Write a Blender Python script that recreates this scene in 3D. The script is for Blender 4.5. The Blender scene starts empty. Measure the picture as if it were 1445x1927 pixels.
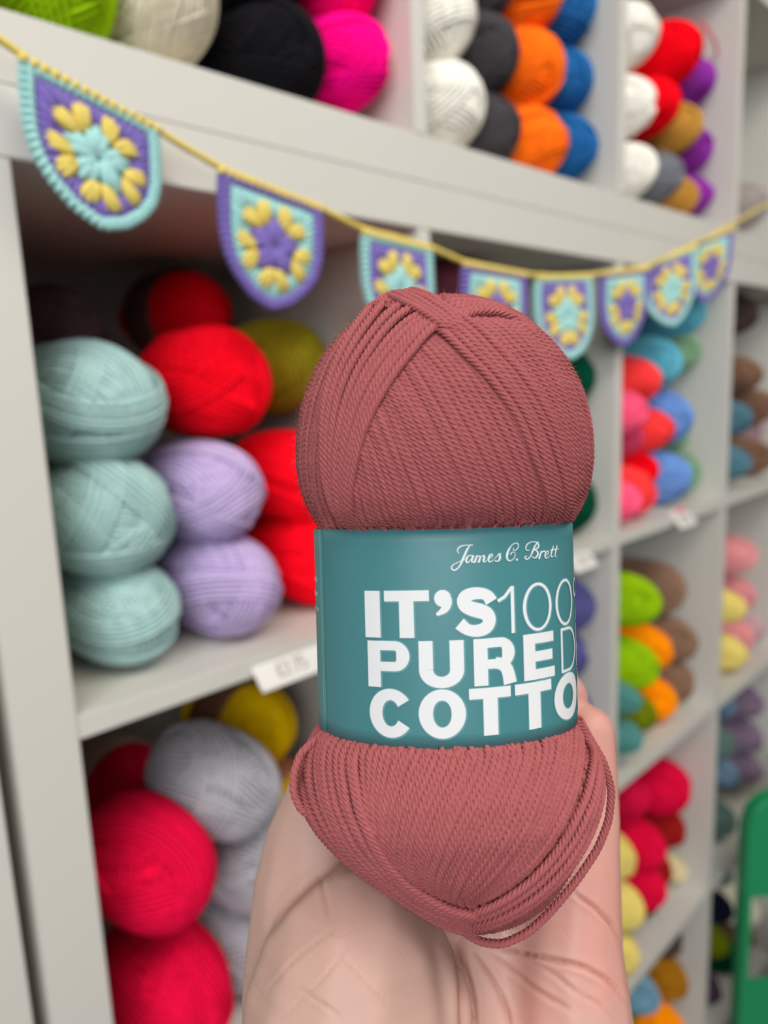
import bpy, bmesh, math, random
import numpy as np
from mathutils import Vector, Matrix
random.seed(7); rng = np.random.default_rng(7)
S = bpy.context.scene
C = S.collection
PI = math.pi

# ------------------------------------------------------------------ camera
W_, H_, F_ = 1445., 1927., 1379.8
CAM = np.array([-.16106, -.45720, .20071])
yaw, pitch, roll = .76700, -.17088, -.04139
fw = np.array([math.sin(yaw)*math.cos(pitch), math.cos(yaw)*math.cos(pitch), math.sin(pitch)])
rt = np.array([math.cos(yaw), -math.sin(yaw), 0.]); up = np.cross(rt, fw)
RT = math.cos(roll)*rt + math.sin(roll)*up
UP = -math.sin(roll)*rt + math.cos(roll)*up
FW = fw
cd = bpy.data.cameras.new('camera'); cam = bpy.data.objects.new('camera', cd); C.objects.link(cam)
cam.matrix_world = Matrix(((RT[0], UP[0], -FW[0], CAM[0]), (RT[1], UP[1], -FW[1], CAM[1]), (RT[2], UP[2], -FW[2], CAM[2]), (0, 0, 0, 1)))
cd.sensor_fit = 'HORIZONTAL'; cd.sensor_width = 36; cd.lens = F_/W_*36
cd.clip_start = .01
cd.dof.use_dof = True; cd.dof.focus_distance = .170; cd.dof.aperture_fstop = 11.8
S.camera = cam

# ------------------------------------------------------------------ light and exposure
world = bpy.data.worlds.new('shop'); S.world = world; world.use_nodes = True
nt = world.node_tree; nt.nodes['Background'].inputs[0].default_value = (.93, .95, 1, 1); nt.nodes['Background'].inputs[1].default_value = .13
def area(name, loc, target, sx, sy, power, col):
    l = bpy.data.lights.new(name, 'AREA'); l.shape = 'RECTANGLE'; l.size = sx; l.size_y = sy; l.energy = power; l.color = col
    o = bpy.data.objects.new(name, l); C.objects.link(o); o.location = loc
    o.rotation_euler = (Vector(target)-Vector(loc)).to_track_quat('-Z', 'Y').to_euler(); return o
area('shop_window_light', (-2.2, -2.4, 1.15), (.6, 0, .1), 2.2, 1.6, 66, (.90, .95, 1))
area('ceiling_light_panel', (.4, -1.3, 1.62), (.4, -.7, 0), 2.2, .7, 26, (1, .95, .87))
area('ceiling_light_strip', (-.9, -.9, 1.62), (-.3, -.2, 0), .6, .6, 8, (1, .95, .88))
S.view_settings.view_transform = 'Standard'; S.view_settings.look = 'None'; S.view_settings.gamma = 1
S.view_settings.use_curve_mapping = False; S.view_settings.exposure = 0.14

# ------------------------------------------------------------------ helpers
def cp(px, py, d):
    "world point on the ray of photo pixel (px,py) at depth d in metres"
    return CAM + d*(FW + (px-W_/2)/F_*RT - (py-H_/2)/F_*UP)
def at(px, py, Y):
    r = FW + (px-W_/2)/F_*RT - (py-H_/2)/F_*UP
    return CAM + r*((Y-CAM[1])/r[1])
def lin(r, g=None, b=None):
    if g is None: r, g, b = r
    return tuple(((c/255)/12.92 if c/255 <= .04045 else ((c/255+.055)/1.055)**2.4) for c in (r, g, b)) + (1.,)
def tag(o, label=None, cat=None, group=None, kind=None):
    if label: o['label'] = label
    if cat: o['category'] = cat
    if group: o['group'] = group
    if kind: o['kind'] = kind
    return o
def empty(name, loc=(0, 0, 0), parent=None):
    o = bpy.data.objects.new(name, None); C.objects.link(o); o.location = loc; o.empty_display_size = .02
    if parent: o.parent = parent
    return o
def np_mesh(name, V, Q, mat=None, smooth=True, mats=None, midx=None):
    V = np.asarray(V, dtype=np.float32); Q = np.asarray(Q, dtype=np.int32); k = Q.shape[1]
    me = bpy.data.meshes.new(name)
    me.vertices.add(len(V)); me.vertices.foreach_set('co', V.ravel())
    me.loops.add(Q.size); me.loops.foreach_set('vertex_index', Q.ravel())
    me.polygons.add(len(Q)); me.polygons.foreach_set('loop_start', np.arange(0, Q.size, k, dtype=np.int32))
    me.polygons.foreach_set('use_smooth', np.full(len(Q), smooth))
    for m in (mats or ([mat] if mat else [])): me.materials.append(m)
    if midx is not None: me.polygons.foreach_set('material_index', np.asarray(midx, dtype=np.int32))
    me.update(calc_edges=True); me.validate()
    return me
def link(name, me, parent=None, loc=None):
    o = bpy.data.objects.new(name, me); C.objects.link(o)
    if parent: o.parent = parent
    if loc is not None: o.location = loc
    return o
class MB:
    def __init__(s): s.V = []; s.Q = []; s.n = 0
    def add(s, V, Q):
        s.V.append(np.asarray(V, float)); s.Q.append(np.asarray(Q, int)+s.n); s.n += len(V)
    def mesh(s, name, mat, smooth=True): return np_mesh(name, np.vstack(s.V), np.vstack(s.Q), mat, smooth)
def tube_grid(n, m, closed=False):
    i = np.arange(n if closed else n-1)[:, None]; j = np.arange(m)[None, :]
    a = i*m+j; b = i*m+(j+1) % m; i2 = (i+1) % n; c = i2*m+(j+1) % m; d = i2*m+j
    return np.stack([a, d, c, b], -1).reshape(-1, 4)
def tangents(P, closed=False):
    if closed: T = np.roll(P, -1, 0)-np.roll(P, 1, 0)
    else: T = np.gradient(P, axis=0)
    return T/np.maximum(np.linalg.norm(T, axis=1, keepdims=True), 1e-9)
def tube(P, Nn, r, m=5, closed=False, lobes=0, depth=.14, pitch=.0071, phase=0., flat=1.):
    "tube round polyline P with frame normals Nn; lobes>0 gives plied yarn"
    T = tangents(P, closed); Nn = Nn-(Nn*T).sum(1, keepdims=True)*T
    Nn /= np.maximum(np.linalg.norm(Nn, axis=1, keepdims=True), 1e-9); B = np.cross(T, Nn)
    s = np.concatenate([[0], np.cumsum(np.linalg.norm(np.diff(P, axis=0), axis=1))])
    k = np.arange(m)/m*2*PI
    ang = k[None, :] + (phase + (2*PI*s/pitch if lobes else 0*s))[:, None]
    rr = np.full(m, 1.)
    if lobes: rr = 1+depth*(2*np.abs(np.sin(lobes*k/2+.0))**.65-1.15)
    rad = (np.broadcast_to(np.asarray(r), (len(P),)))[:, None]*rr[None, :]
    V = P[:, None, :] + (np.cos(ang)*rad)[..., None]*B[:, None, :]*flat + (np.sin(ang)*rad)[..., None]*Nn[:, None, :]
    return V.reshape(-1, 3), tube_grid(len(P), m, closed)
def resample(P, n):
    P = np.asarray(P, float); s = np.concatenate([[0], np.cumsum(np.linalg.norm(np.diff(P, axis=0), axis=1))])
    # catmull-rom style smoothing through dense interpolation and relaxation
    t = np.linspace(0, s[-1], n); Q = np.stack([np.interp(t, s, P[:, i]) for i in range(P.shape[1])], 1)
    w = max(1, n//(len(P)*2))
    for _ in range(w*2):
        Q[1:-1] = .5*Q[1:-1]+.25*(Q[:-2]+Q[2:])
    return Q
def box(b, x0, x1, y0, y1, z0, z1):
    V = [(x, y, z) for x in (x0, x1) for y in (y0, y1) for z in (z0, z1)]
    b.add(V, [(0, 1, 3, 2), (4, 6, 7, 5), (0, 4, 5, 1), (2, 3, 7, 6), (0, 2, 6, 4), (1, 5, 7, 3)])
def board(name, x0, x1, y0, y1, z0, z1, mat, parent, bev=.0008):
    bm = bmesh.new(); bmesh.ops.create_cube(bm, size=1)
    bmesh.ops.scale(bm, vec=(x1-x0, y1-y0, z1-z0), verts=bm.verts)
    bmesh.ops.translate(bm, vec=((x0+x1)/2, (y0+y1)/2, (z0+z1)/2), verts=bm.verts)
    bmesh.ops.bevel(bm, geom=bm.edges[:], offset=bev, segments=2, affect='EDGES')
    me = bpy.data.meshes.new(name); bm.to_mesh(me); bm.free(); me.materials.append(mat)
    return link(name, me, parent)

# ------------------------------------------------------------------ materials
def mat(name, col, rough=.6, noise=0., gain=1., nscale=40, bump=0., bscale=200, sheen=0., spec=.3, objcol=False, sss=0., coat=0.):
    m = bpy.data.materials.new(name); m.use_nodes = True; n = m.node_tree; L = n.links
    b = n.nodes['Principled BSDF']; b.inputs['Roughness'].default_value = rough
    b.inputs['Specular IOR Level'].default_value = spec
    tc = n.nodes.new('ShaderNodeTexCoord')
    if objcol:
        oi = n.nodes.new('ShaderNodeObjectInfo'); src = oi.outputs['Color']
    else:
        rgb = n.nodes.new('ShaderNodeRGB'); rgb.outputs[0].default_value = col; src = rgb.outputs[0]
    if noise:
        t = n.nodes.new('ShaderNodeTexNoise'); t.inputs['Scale'].default_value = nscale; t.inputs['Detail'].default_value = 3
        L.new(tc.outputs['Object'], t.inputs['Vector'])
        mr = n.nodes.new('ShaderNodeMapRange'); mr.inputs['To Min'].default_value = gain*(1-noise); mr.inputs['To Max'].default_value = gain*(1+noise*.6)
        L.new(t.outputs['Fac'], mr.inputs['Value'])
        mx = n.nodes.new('ShaderNodeVectorMath'); mx.operation = 'SCALE'
        L.new(src, mx.inputs[0]); L.new(mr.outputs[0], mx.inputs['Scale']); src = mx.outputs[0]
    L.new(src, b.inputs['Base Color'])
    if sheen:
        b.inputs['Sheen Weight'].default_value = sheen; b.inputs['Sheen Roughness'].default_value = .45
        L.new(src, b.inputs['Sheen Tint'])
    if bump:
        t = n.nodes.new('ShaderNodeTexNoise'); t.inputs['Scale'].default_value = bscale; t.inputs['Detail'].default_value = 4
        L.new(tc.outputs['Object'], t.inputs['Vector'])
        bp = n.nodes.new('ShaderNodeBump'); bp.inputs['Strength'].default_value = bump; bp.inputs['Distance'].default_value = .001
        L.new(t.outputs['Fac'], bp.inputs['Height']); L.new(bp.outputs[0], b.inputs['Normal'])
    if sss:
        b.inputs['Subsurface Weight'].default_value = sss; b.inputs['Subsurface Radius'].default_value = (1, .35, .2); b.inputs['Subsurface Scale'].default_value = .004
    if coat: b.inputs['Coat Weight'].default_value = coat; b.inputs['Coat Roughness'].default_value = .25
    return m
M_board = mat('white_foil_board', lin(214, 210, 201), .45, .03, 1., 6, .05, 120, spec=.35)
M_wall = mat('painted_wall', lin(186, 186, 182), .8, .05, 1., 3, .1, 60)
M_floor = mat('grey_vinyl_floor', lin(120, 112, 104), .5, .15, 1., 8)
M_yarn = mat('wool_yarn', None, .9, .16, 1.22, 90, .25, 900, sheen=.35, spec=.12, objcol=True)
M_band = mat('printed_paper_band', None, .55, .25, 1., 60, objcol=True)
M_rose = mat('rose_cotton_yarn', lin(176, 95, 96), .72, .16, 1., 700, .5, 2600, sheen=.35, spec=.25)
M_rose_core_shade = mat('rose_core_shade', lin(112, 50, 54), .9)  # same yarn darkened: shade in the strand gaps put into the colour
M_label = mat('teal_satin_paper', lin(66, 126, 130), .42, .04, 1., 300, .02, 1500, spec=.5)
M_label_in = mat('label_overlap_paper', lin(84, 134, 134), .5)
M_white = mat('white_print', lin(222, 222, 222), .5)
M_halo = mat('pale_teal_print', lin(96, 150, 154), .5)
M_aqua = mat('aqua_cotton', lin(176, 226, 222), .9, .14, 1., 500, .5, 1800, sheen=.3, spec=.1)
M_purple = mat('purple_cotton', lin(138, 118, 194), .9, .16, 1., 500, .5, 1800, sheen=.3, spec=.1)
M_yellow = mat('yellow_cotton', lin(240, 214, 112), .9, .12, 1., 500, .5, 1800, sheen=.3, spec=.1)
M_ticket = mat('white_ticket_card', lin(232, 228, 222), .4)
M_ink = mat('grey_ticket_print', lin(120, 104, 112), .7)
M_pinkink = mat('pink_ticket_print', lin(226, 120, 132), .7)
M_green = mat('green_gloss_plastic', lin(28, 150, 94), .3, spec=.6)

# ------------------------------------------------------------------ room
CP, BT, OT, DP = .335, .016, .039, .385     # cell opening, inner board, outer board, depth
P_ = CP+BT
FZ = -3*P_-OT
def struct(name, me): o = link(name, me); o['kind'] = 'structure'; return o
b = MB(); box(b, -2.6, 3.2, .40, .50, FZ, 1.75); struct('wall_back', b.mesh('wall_back', M_wall, False))
b = MB(); box(b, -2.6, 3.2, -3.4, .50, FZ-.05, FZ); struct('floor', b.mesh('floor', M_floor, False))

# ------------------------------------------------------------------ shelving units
def shelving(label, x0, z0, cols, rows, origin):
    r = empty('shelving_unit', origin); tag(r, label, 'shelving')
    o = Vector(origin)
    def B(name, a0, a1, c0, c1, **k):
        return board(name, a0-o.x, a1-o.x, 0-o.y, DP-o.y, c0-o.z, c1-o.z, M_board, r)
    w = cols*P_-BT; h = rows*P_-BT
    B('base_board', x0-OT, x0+w+OT, z0-OT, z0)
    B('top_board', x0-OT, x0+w+OT, z0+h, z0+h+OT)
    B('side_panel', x0-OT, x0, z0+.0002, z0+h-.0002); B('side_panel', x0+w, x0+w+OT, z0+.0002, z0+h-.0002)
    for i in range(1, cols): B('divider', x0+i*P_-BT, x0+i*P_, z0+.0002, z0+h-.0002)
    for i in range(cols):
        for j in range(1, rows): B('shelf', x0+i*P_+.0003, x0+i*P_+CP-.0003, z0+j*P_-BT, z0+j*P_)
    return r
shelving('tall white cube shelving unit, the lower of the two, standing on the floor', 0, -3*P_, 4, 4, (0, 0, FZ))
shelving('white cube shelving unit stacked on top of the lower one', 0, CP+2*OT, 4, 2, (0, 0, CP+OT))
GX = at(64, 1927, 0)[0]
shelving('white shelving unit across the narrow gap at the left edge of the photo', GX-OT-CP, -3*P_, 1, 4, (GX-OT-CP, 0, FZ))

# ------------------------------------------------------------------ yarn ball templates
def section_loops(n0, d, R, seg, h, prof):
    "closed loop where plane (normal n0, offset d) cuts the ball of half length h along Z"
    n0 = n0/np.linalg.norm(n0); a = np.array([0, 0, 1.])-n0[2]*n0; a /= np.linalg.norm(a); t = np.cross(a, n0)
    ph = np.arange(seg)/seg*2*PI; e = np.cos(ph)[:, None]*a+np.sin(ph)[:, None]*t; c = d*n0
    lo = np.zeros(seg); hi = np.full(seg, h*1.6)
    for _ in range(26):
        m = (lo+hi)/2; p = c+e*m[:, None]; z = np.clip(np.abs(p[:, 2])/h, 0, 1)
        ins = (np.hypot(p[:, 0], p[:, 1]) < prof(z)*R) & (np.abs(p[:, 2]) < h)
        lo = np.where(ins, m, lo); hi = np.where(ins, hi, m)
    return c+e*lo[:, None]
def surf_normal(P, R, h, prof):
    z = P[:, 2]/h; eps = 1e-3
    dr = (prof(np.clip(np.abs(z)+eps, 0, .9999))-prof(np.clip(np.abs(z), 0, .999)))*R/(eps*h)*np.sign(z)
    rr = np.maximum(np.hypot(P[:, 0], P[:, 1]), 1e-6)
    N = np.stack([P[:, 0]/rr, P[:, 1]/rr, -dr], 1); return N/np.linalg.norm(N, axis=1, keepdims=True)
def yarn_template(seed, R=.0345, h=.070, sw=.0030, tilt=.22, ngroup=15, nst=8):
    r = np.random.default_rng(seed); mb = MB()
    prof = lambda z: (1-np.clip(z, 0, 1)**2.5)**.5
    # core with sunken pull holes at both ends
    m, n = 40, 40; th = np.arange(m)/m*2*PI; zz = np.sin(np.linspace(-PI/2+.04, PI/2-.04, n)); ring = []; 
    for z in zz: ring.append(np.stack([np.cos(th)*prof(abs(z))*R*.965, np.sin(th)*prof(abs(z))*R*.965, np.full(m, z*h*.97)], 1))
    def hole(sg): return [np.stack([np.cos(th)*q*R, np.sin(th)*q*R, np.full(m, sg*zq*h)], 1) for q, zq in ((.16, .93), (.12, .8), (.01, .7))]
    rings = hole(-1)[::-1]+ring+hole(1)
    mb.add(np.vstack(rings), tube_grid(len(rings), m)[:, ::-1])
    order = r.permutation(ngroup)
    for gi, g in enumerate(order):
        az = g/ngroup*2*PI+r.uniform(-.1, .1); tl = tilt*r.uniform(.5, 1.3)*(1 if gi % 2 else -1)
        n0 = np.array([math.cos(az)*math.cos(tl), math.sin(az)*math.cos(tl), 0]); n0 = n0+np.array([0, 0, math.sin(tl)*.6])
        d0 = r.uniform(.006, .011); lift = .0006+gi*.00046
        ns = nst if gi < ngroup-4 else r.integers(3, 7)
        for k in range(ns):
            P = section_loops(n0, d0+k*sw*.98, R, 60, h, prof)
            N = surf_normal(P, R, h, prof)
            P = P+N*(lift+r.normal(0, .0002))
            P = .7*P+.15*(np.roll(P, 1, 0)+np.roll(P, -1, 0))
            mb.add(*tube(P, N, sw*.52, 5, True))
    # a few loose strands
    return mb.mesh('wound_yarn', M_yarn)
TPL = [yarn_template(s, tilt=t, ngroup=g) for s, t, g in ((1, .25, 15), (2, .4, 14), (3, .15, 16), (4, .32, 13))]
def band_mesh():
    m = 36; th = np.arange(m)/m*2*PI; R = .0428; rings = []
    for z, q in ((-.024, .97), (-.023, 1), (-.01, 1.012), (.01, 1.012), (.023, 1), (.024, .97)):
        rings.append(np.stack([np.cos(th)*R*q, np.sin(th)*R*q, np.full(m, z)], 1))
    for z, q in ((.024, .955), (-.024, .955)):
        rings.append(np.stack([np.cos(th)*R*q, np.sin(th)*R*q, np.full(m, z)], 1))
    return np_mesh('paper_band', np.vstack(rings), tube_grid(len(rings), m, True)[:, ::-1], M_band)
BAND = band_mesh()

# colours
COL = dict(sage=(160, 190, 186), lilac=(188, 168, 206), red=(255, 6, 34), mustard=(160, 146, 30), taupe=(112, 98, 98), maroon=(132, 66, 80),
    darkgreen=(0, 72, 50), lime=(150, 190, 10), cream=(232, 222, 200), black=(22, 20, 24), magenta=(255, 0, 140), white=(240, 236, 226),
    charcoal=(70, 66, 68), orange=(255, 118, 20), blue=(34, 100, 160), red2=(240, 0, 24), purple=(144, 50, 160), gold=(190, 140, 60), grey=(120, 122, 128),
    bag=(170, 160, 155), turq=(98, 180, 200), coral=(246, 66, 66), pink=(246, 92, 130), plum=(200, 66, 100), sky=(112, 152, 212), tealblue=(70, 136, 176),
    sagegreen=(128, 164, 130), brown=(128, 96, 76), darkbrown=(84, 66, 60), teal=(84, 122, 136), dustpink=(196, 160, 164), crimson=(222, 8, 62),
    silver=(168, 166, 172), yellow=(240, 198, 0), aubergine=(66, 44, 60), navy=(20, 24, 40), slate=(88, 86, 140), mink=(140, 108, 88), amber=(255, 152, 0),
    olive=(112, 124, 10), jade=(84, 140, 134), palepink=(226, 150, 152), paleyellow=(228, 208, 116), mauve=(128, 108, 128), bluegrey=(100, 124, 144),
    greengrey=(92, 116, 110), darkred=(156, 26, 22), berry=(200, 12, 62), ochre=(170, 112, 20), palecream=(220, 206, 160), duskyblue=(110, 150, 170))
NAMES = {}
ROWZ = {'U2': CP+2*OT+P_, 'U1': CP+2*OT, 'A': 0, 'B': -P_, 'C': -2*P_, 'D': -3*P_}
# (cell row, column, px, py, centre Y, radius mm, colour, label[, band colour])
G = {}
BALLS = [
 ('U1',0, 60,-5,.075,40,'lime','lime green yarn ball on the upper unit, above the start of the bunting'),
 ('U1',0, 268,18,.075,41,'cream','big cream yarn ball between the lime one and the black ones'),
 ('U1',0, 488,105,.075,39,'black','black yarn ball resting on the board, beside magenta'),
 ('U1',0, 468,-35,.075,38,'black','black yarn ball at the top edge of the photo, above another black one'),
 ('U1',0, 668,150,.07,35,'magenta','hot magenta yarn ball resting on the board of the upper unit'),
 ('U1',0, 672,15,.07,36,'magenta','hot magenta yarn ball on top of the other magenta one'),
 ('U1',1, 838,200,.075,40,'white','white yarn ball at the bottom of the stack next to the charcoal yarn'),
 ('U1',1, 842,52,.075,40,'white','upper white yarn ball of the stack next to the charcoal yarn'),
 ('U1',1, 915,235,.08,38,'charcoal','charcoal yarn ball lying lowest, between white and orange'),
 ('U1',1, 905,105,.08,39,'charcoal','charcoal yarn ball in the middle of its stack'),
 ('U1',1, 925,-10,.09,38,'charcoal','charcoal yarn ball at the top edge of the photo'),
 ('U1',1, 1005,252,.075,40,'orange','bright orange yarn ball at the bottom of its stack'),
 ('U1',1, 990,130,.075,40,'orange','bright orange yarn ball in the middle of its stack'),
 ('U1',1, 1022,12,.075,40,'orange','bright orange yarn ball on top, leaning over blue yarn'),
 ('U1',1, 1088,283,.08,37,'blue','denim blue yarn ball at the bottom, against the divider'),
 ('U1',1, 1070,168,.085,37,'blue','denim blue yarn ball in the middle of its stack'),
 ('U1',1, 1088,50,.085,38,'blue','denim blue yarn ball at the top of its stack'),
 ('U1',2, 1197,318,.07,38,'white','white yarn ball at the bottom, left of the grey one'),
 ('U1',2, 1195,195,.07,38,'white','white yarn ball in the middle of its stack, left of red yarn'),
 ('U1',2, 1203,60,.07,40,'white','top white yarn ball beside the large red ball'),
 ('U1',2, 1285,95,.075,42,'red2','large bright red yarn ball at the top of the stack beside purple'),
 ('U1',2, 1240,195,.075,38,'red2','smaller bright red yarn ball wedged under the large red one'),
 ('U1',2, 1245,328,.075,34,'grey','mid grey yarn ball lying low between white and gold'),
 ('U1',2, 1298,248,.08,36,'gold','upper golden tan yarn ball beside purple yarn'),
 ('U1',2, 1285,370,.085,33,'gold','lower golden tan yarn ball, mostly hidden behind grey'),
 ('U1',2, 1333,163,.09,36,'purple','highest purple yarn ball against the divider'),
 ('U1',2, 1328,287,.09,36,'purple','purple yarn ball in the middle of the purple stack'),
 ('U1',2, 1330,373,.09,34,'purple','lowest purple yarn ball, on the board next to gold'),
 ('U1',3, 1425,385,.09,42,'bag','pale brownish yarn ball in the far right cube of the upper unit'),
 ('A',0, 160,772,.085,42,'sage','pale sage yarn ball, topmost of three against the left side panel'),
 ('A',0, 195,1012,.08,42,'sage','pale sage yarn ball, middle of three, with a wide open hollow'),
 ('A',0, 222,1215,.08,37,'sage','pale sage yarn ball lying on the shelf, lowest of three'),
 ('A',0, 378,935,.085,39,'lilac','lilac yarn ball resting on top of the other lilac one'),
 ('A',0, 408,1140,.08,40,'lilac','lilac yarn ball lying on the shelf with loose strands across its end'),
 ('A',0, 382,722,.095,42,'red','bright red yarn ball above the lilac yarn'),
 ('A',0, 545,900,.095,39,'red','bright red yarn ball in the middle of the stack right of lilac'),
 ('A',0, 575,1100,.09,41,'red','bright red yarn ball lying on the shelf, behind the price ticket'),
 ('A',0, 350,612,.25,40,'red','red yarn ball with a brown paper band, at the back of the cube',(104,66,60)),
 ('A',0, 575,672,.17,42,'mustard','mustard green yarn ball at the back, beside the held rose ball'),
 ('A',0, 92,640,.26,42,'taupe','dark taupe yarn ball at the back, behind the topmost sage one',(110,62,58)),
 ('A',1, 858,540,.12,40,'maroon','dusty maroon yarn ball behind the third and fourth flags'),
 ('A',1, 1078,710,.08,40,'darkgreen','dark bottle green yarn ball at the height of the top of the held ball'),
 ('A',1, 1100,945,.08,41,'darkgreen','dark bottle green yarn ball just above the teal label edge, on the shelf'),
 ('A',2, 1318,600,.09,40,'turq','turquoise yarn ball hanging high, behind the last flag'),
 ('A',2, 1250,682,.08,41,'turq','turquoise yarn ball below the seventh flag, above blue yarn'),
 ('A',2, 1203,728,.07,34,'coral','coral red yarn ball at the top of its stack beside turquoise'),
 ('A',2, 1188,778,.07,33,'pink','rose pink yarn ball in the middle of the coral stack'),
 ('A',2, 1197,830,.09,32,'plum','plum pink yarn ball just under the rose pink one'),
 ('A',2, 1219,845,.08,34,'coral','coral red yarn ball in the middle, touching the blue yarn'),
 ('A',2, 1200,876,.10,33,'red2','deep red yarn ball hidden low in the coral stack'),
 ('A',2, 1215,935,.075,38,'coral','coral red yarn ball at the bottom of its stack'),
 ('A',2, 1186,942,.06,33,'pink','rose pink yarn ball lying on the shelf beside coral'),
 ('A',2, 1275,797,.08,41,'sky','cornflower blue yarn ball in the middle of the blue stack'),
 ('A',2, 1262,750,.17,38,'tealblue','teal blue yarn ball squeezed behind turquoise and cornflower'),
 ('A',2, 1262,908,.08,40,'sky','cornflower blue yarn ball lying on the shelf between coral and green'),
 ('A',2, 1325,708,.10,38,'sagegreen','soft green yarn ball under the high turquoise one'),
 ('A',2, 1322,800,.11,38,'sagegreen','soft green yarn ball mostly behind cornflower yarn'),
 ('A',2, 1322,898,.095,39,'sagegreen','soft green yarn ball lying on the shelf by the divider'),
 ('A',3, 1405,590,.10,36,'darkbrown','dark brown yarn ball with a white paper band, far right, below the board',(206,204,208)),
 ('A',3, 1412,705,.09,36,'brown','brown yarn ball under the white-banded one at the far right'),
 ('A',3, 1440,785,.09,36,'brown','brown yarn ball in the middle, at the right edge of the photo'),
 ('A',3, 1438,865,.09,37,'brown','brown yarn ball lying on the shelf at the right edge of the photo'),
 ('A',3, 1392,788,.07,33,'teal','upper grey teal yarn ball beside brown yarn'),
 ('A',3, 1392,872,.07,34,'teal','lower grey teal yarn ball, on the shelf beside brown yarn'),
 ('A',3, 1412,815,.12,33,'dustpink','dusty pink yarn ball between the teal and the brown yarn'),
 ('B',0, 285,1610,.085,44,'crimson','crimson yarn ball with strands wound across its end, below the left shelf'),
 ('B',0, 318,1840,.085,44,'crimson','crimson yarn ball at the bottom edge of the photo, lowest on the left'),
 ('B',0, 215,1465,.25,40,'crimson','crimson yarn ball with a pale paper band, at the back in shadow',(190,170,160)),
 ('B',0, 395,1478,.10,43,'silver','silver grey yarn ball beside the upper crimson one'),
 ('B',0, 455,1680,.10,40,'silver','silver grey yarn ball in the middle, partly behind the hand'),
 ('B',0, 450,1830,.11,40,'silver','silver grey yarn ball lowest, in the gap between crimson and the hand'),
 ('B',0, 455,1378,.20,44,'yellow','golden yellow yarn ball with a brown band, right under the shelf',(124,84,60)),
 ('B',0, 528,1500,.14,42,'yellow','bright yellow yarn ball between the silver ball and the hand',(176,112,84)),
 ('B',0, 562,1338,.29,36,'aubergine','dark aubergine yarn ball behind the lower left of the teal label'),
 ('B',1, 1103,1118,.08,38,'slate','slate violet yarn ball, top of three beside the teal label'),
 ('B',1, 1098,1208,.085,37,'slate','slate violet yarn ball, middle of three beside the teal label'),
 ('B',1, 1118,1300,.08,38,'slate','slate violet yarn ball, lowest of three, above the fingertips'),
 ('B',2, 1205,1135,.07,39,'lime','lime green yarn ball at the top of its stack, left of brown'),
 ('B',2, 1205,1255,.07,38,'lime','lime green yarn ball in the middle, left of amber'),
 ('B',2, 1205,1345,.08,36,'olive','olive green yarn ball at the bottom of the lime stack'),
 ('B',2, 1262,1110,.10,42,'mink','mink brown yarn ball at the top of its stack'),
 ('B',2, 1288,1218,.09,39,'mink','mink brown yarn ball in the middle of its stack'),
 ('B',2, 1295,1298,.09,38,'mink','mink brown yarn ball lying on the shelf behind amber'),
 ('B',2, 1240,1225,.085,36,'amber','upper amber yellow yarn ball between lime and brown'),
 ('B',2, 1243,1325,.08,36,'amber','lower amber yellow yarn ball, on the shelf'),
 ('B',2, 1172,1318,.055,25,'jade','jade green yarn ball at the divider, beside the lime stack'),
 ('B',2, 1176,1392,.055,27,'jade','jade green yarn ball lying lowest at the divider, beside the fingers'),
 ('B',3, 1402,1048,.09,38,'palepink','pale pink yarn ball at the top of the stack, far right'),
 ('B',3, 1403,1120,.10,35,'palepink','pale pink yarn ball just behind the upper yellow one'),
 ('B',3, 1418,1195,.10,36,'palepink','pale pink yarn ball lowest, right of the pale yellow yarn'),
 ('B',3, 1382,1148,.07,33,'paleyellow','pale yellow yarn ball, upper of two beside pale pink'),
 ('B',3, 1388,1235,.07,36,'paleyellow','pale yellow yarn ball, lower of two, on the shelf'),
 ('B',3, 1447,1185,.10,36,'dustpink','dusty pink yarn ball at the right edge of the photo, under the pale pink'),
 ('C',2, 1213,1508,.08,38,'berry','berry red yarn ball left of the large round one, in shade'),
 ('C',2, 1303,1480,.09,46,'crimson','largest crimson yarn ball, top of the stack above dark red'),
 ('C',2, 1245,1612,.07,40,'crimson','crimson yarn ball in the middle of its stack, beside dark red'),
 ('C',2, 1255,1698,.07,38,'crimson','crimson yarn ball lying lowest, on the edge of its shelf'),
 ('C',2, 1212,1590,.12,36,'berry','berry red yarn ball tucked behind the yellow and crimson'),
 ('C',2, 1290,1575,.10,38,'darkred','dark brick red yarn ball, upper of two'),
 ('C',2, 1300,1655,.10,37,'darkred','dark brick red yarn ball, lower of two'),
 ('C',2, 1186,1625,.06,36,'paleyellow','buttery yellow yarn ball, highest of the three beside the hand'),
 ('C',2, 1196,1722,.055,38,'paleyellow','buttery yellow yarn ball, middle of the three beside the hand'),
 ('C',2, 1188,1810,.055,36,'paleyellow','buttery yellow yarn ball, lowest of the three beside the hand'),
 ('C',2, 1226,1755,.10,33,'black','black yarn ball in the gap between yellow and crimson'),
 ('C',2, 1352,1600,.10,27,'palecream','pale cream yarn ball against the divider, right of dark red'),
 ('C',3, 1380,1330,.09,37,'bluegrey','blue grey yarn ball, highest of its stack at the far right'),
 ('C',3, 1378,1405,.08,34,'greengrey','green grey yarn ball in the middle of the blue grey stack'),
 ('C',3, 1388,1465,.08,36,'bluegrey','blue grey yarn ball left of the top of the green plastic'),
 ('C',3, 1382,1555,.08,37,'greengrey','green grey yarn ball lowest, beside the green plastic'),
 ('C',3, 1430,1330,.09,37,'mauve','mauve yarn ball, upper of three at the right edge'),
 ('C',3, 1432,1395,.09,36,'mauve','mauve yarn ball, middle of three at the right edge'),
 ('C',3, 1432,1455,.09,36,'mauve','mauve yarn ball, lowest of three, above the green plastic'),
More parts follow.
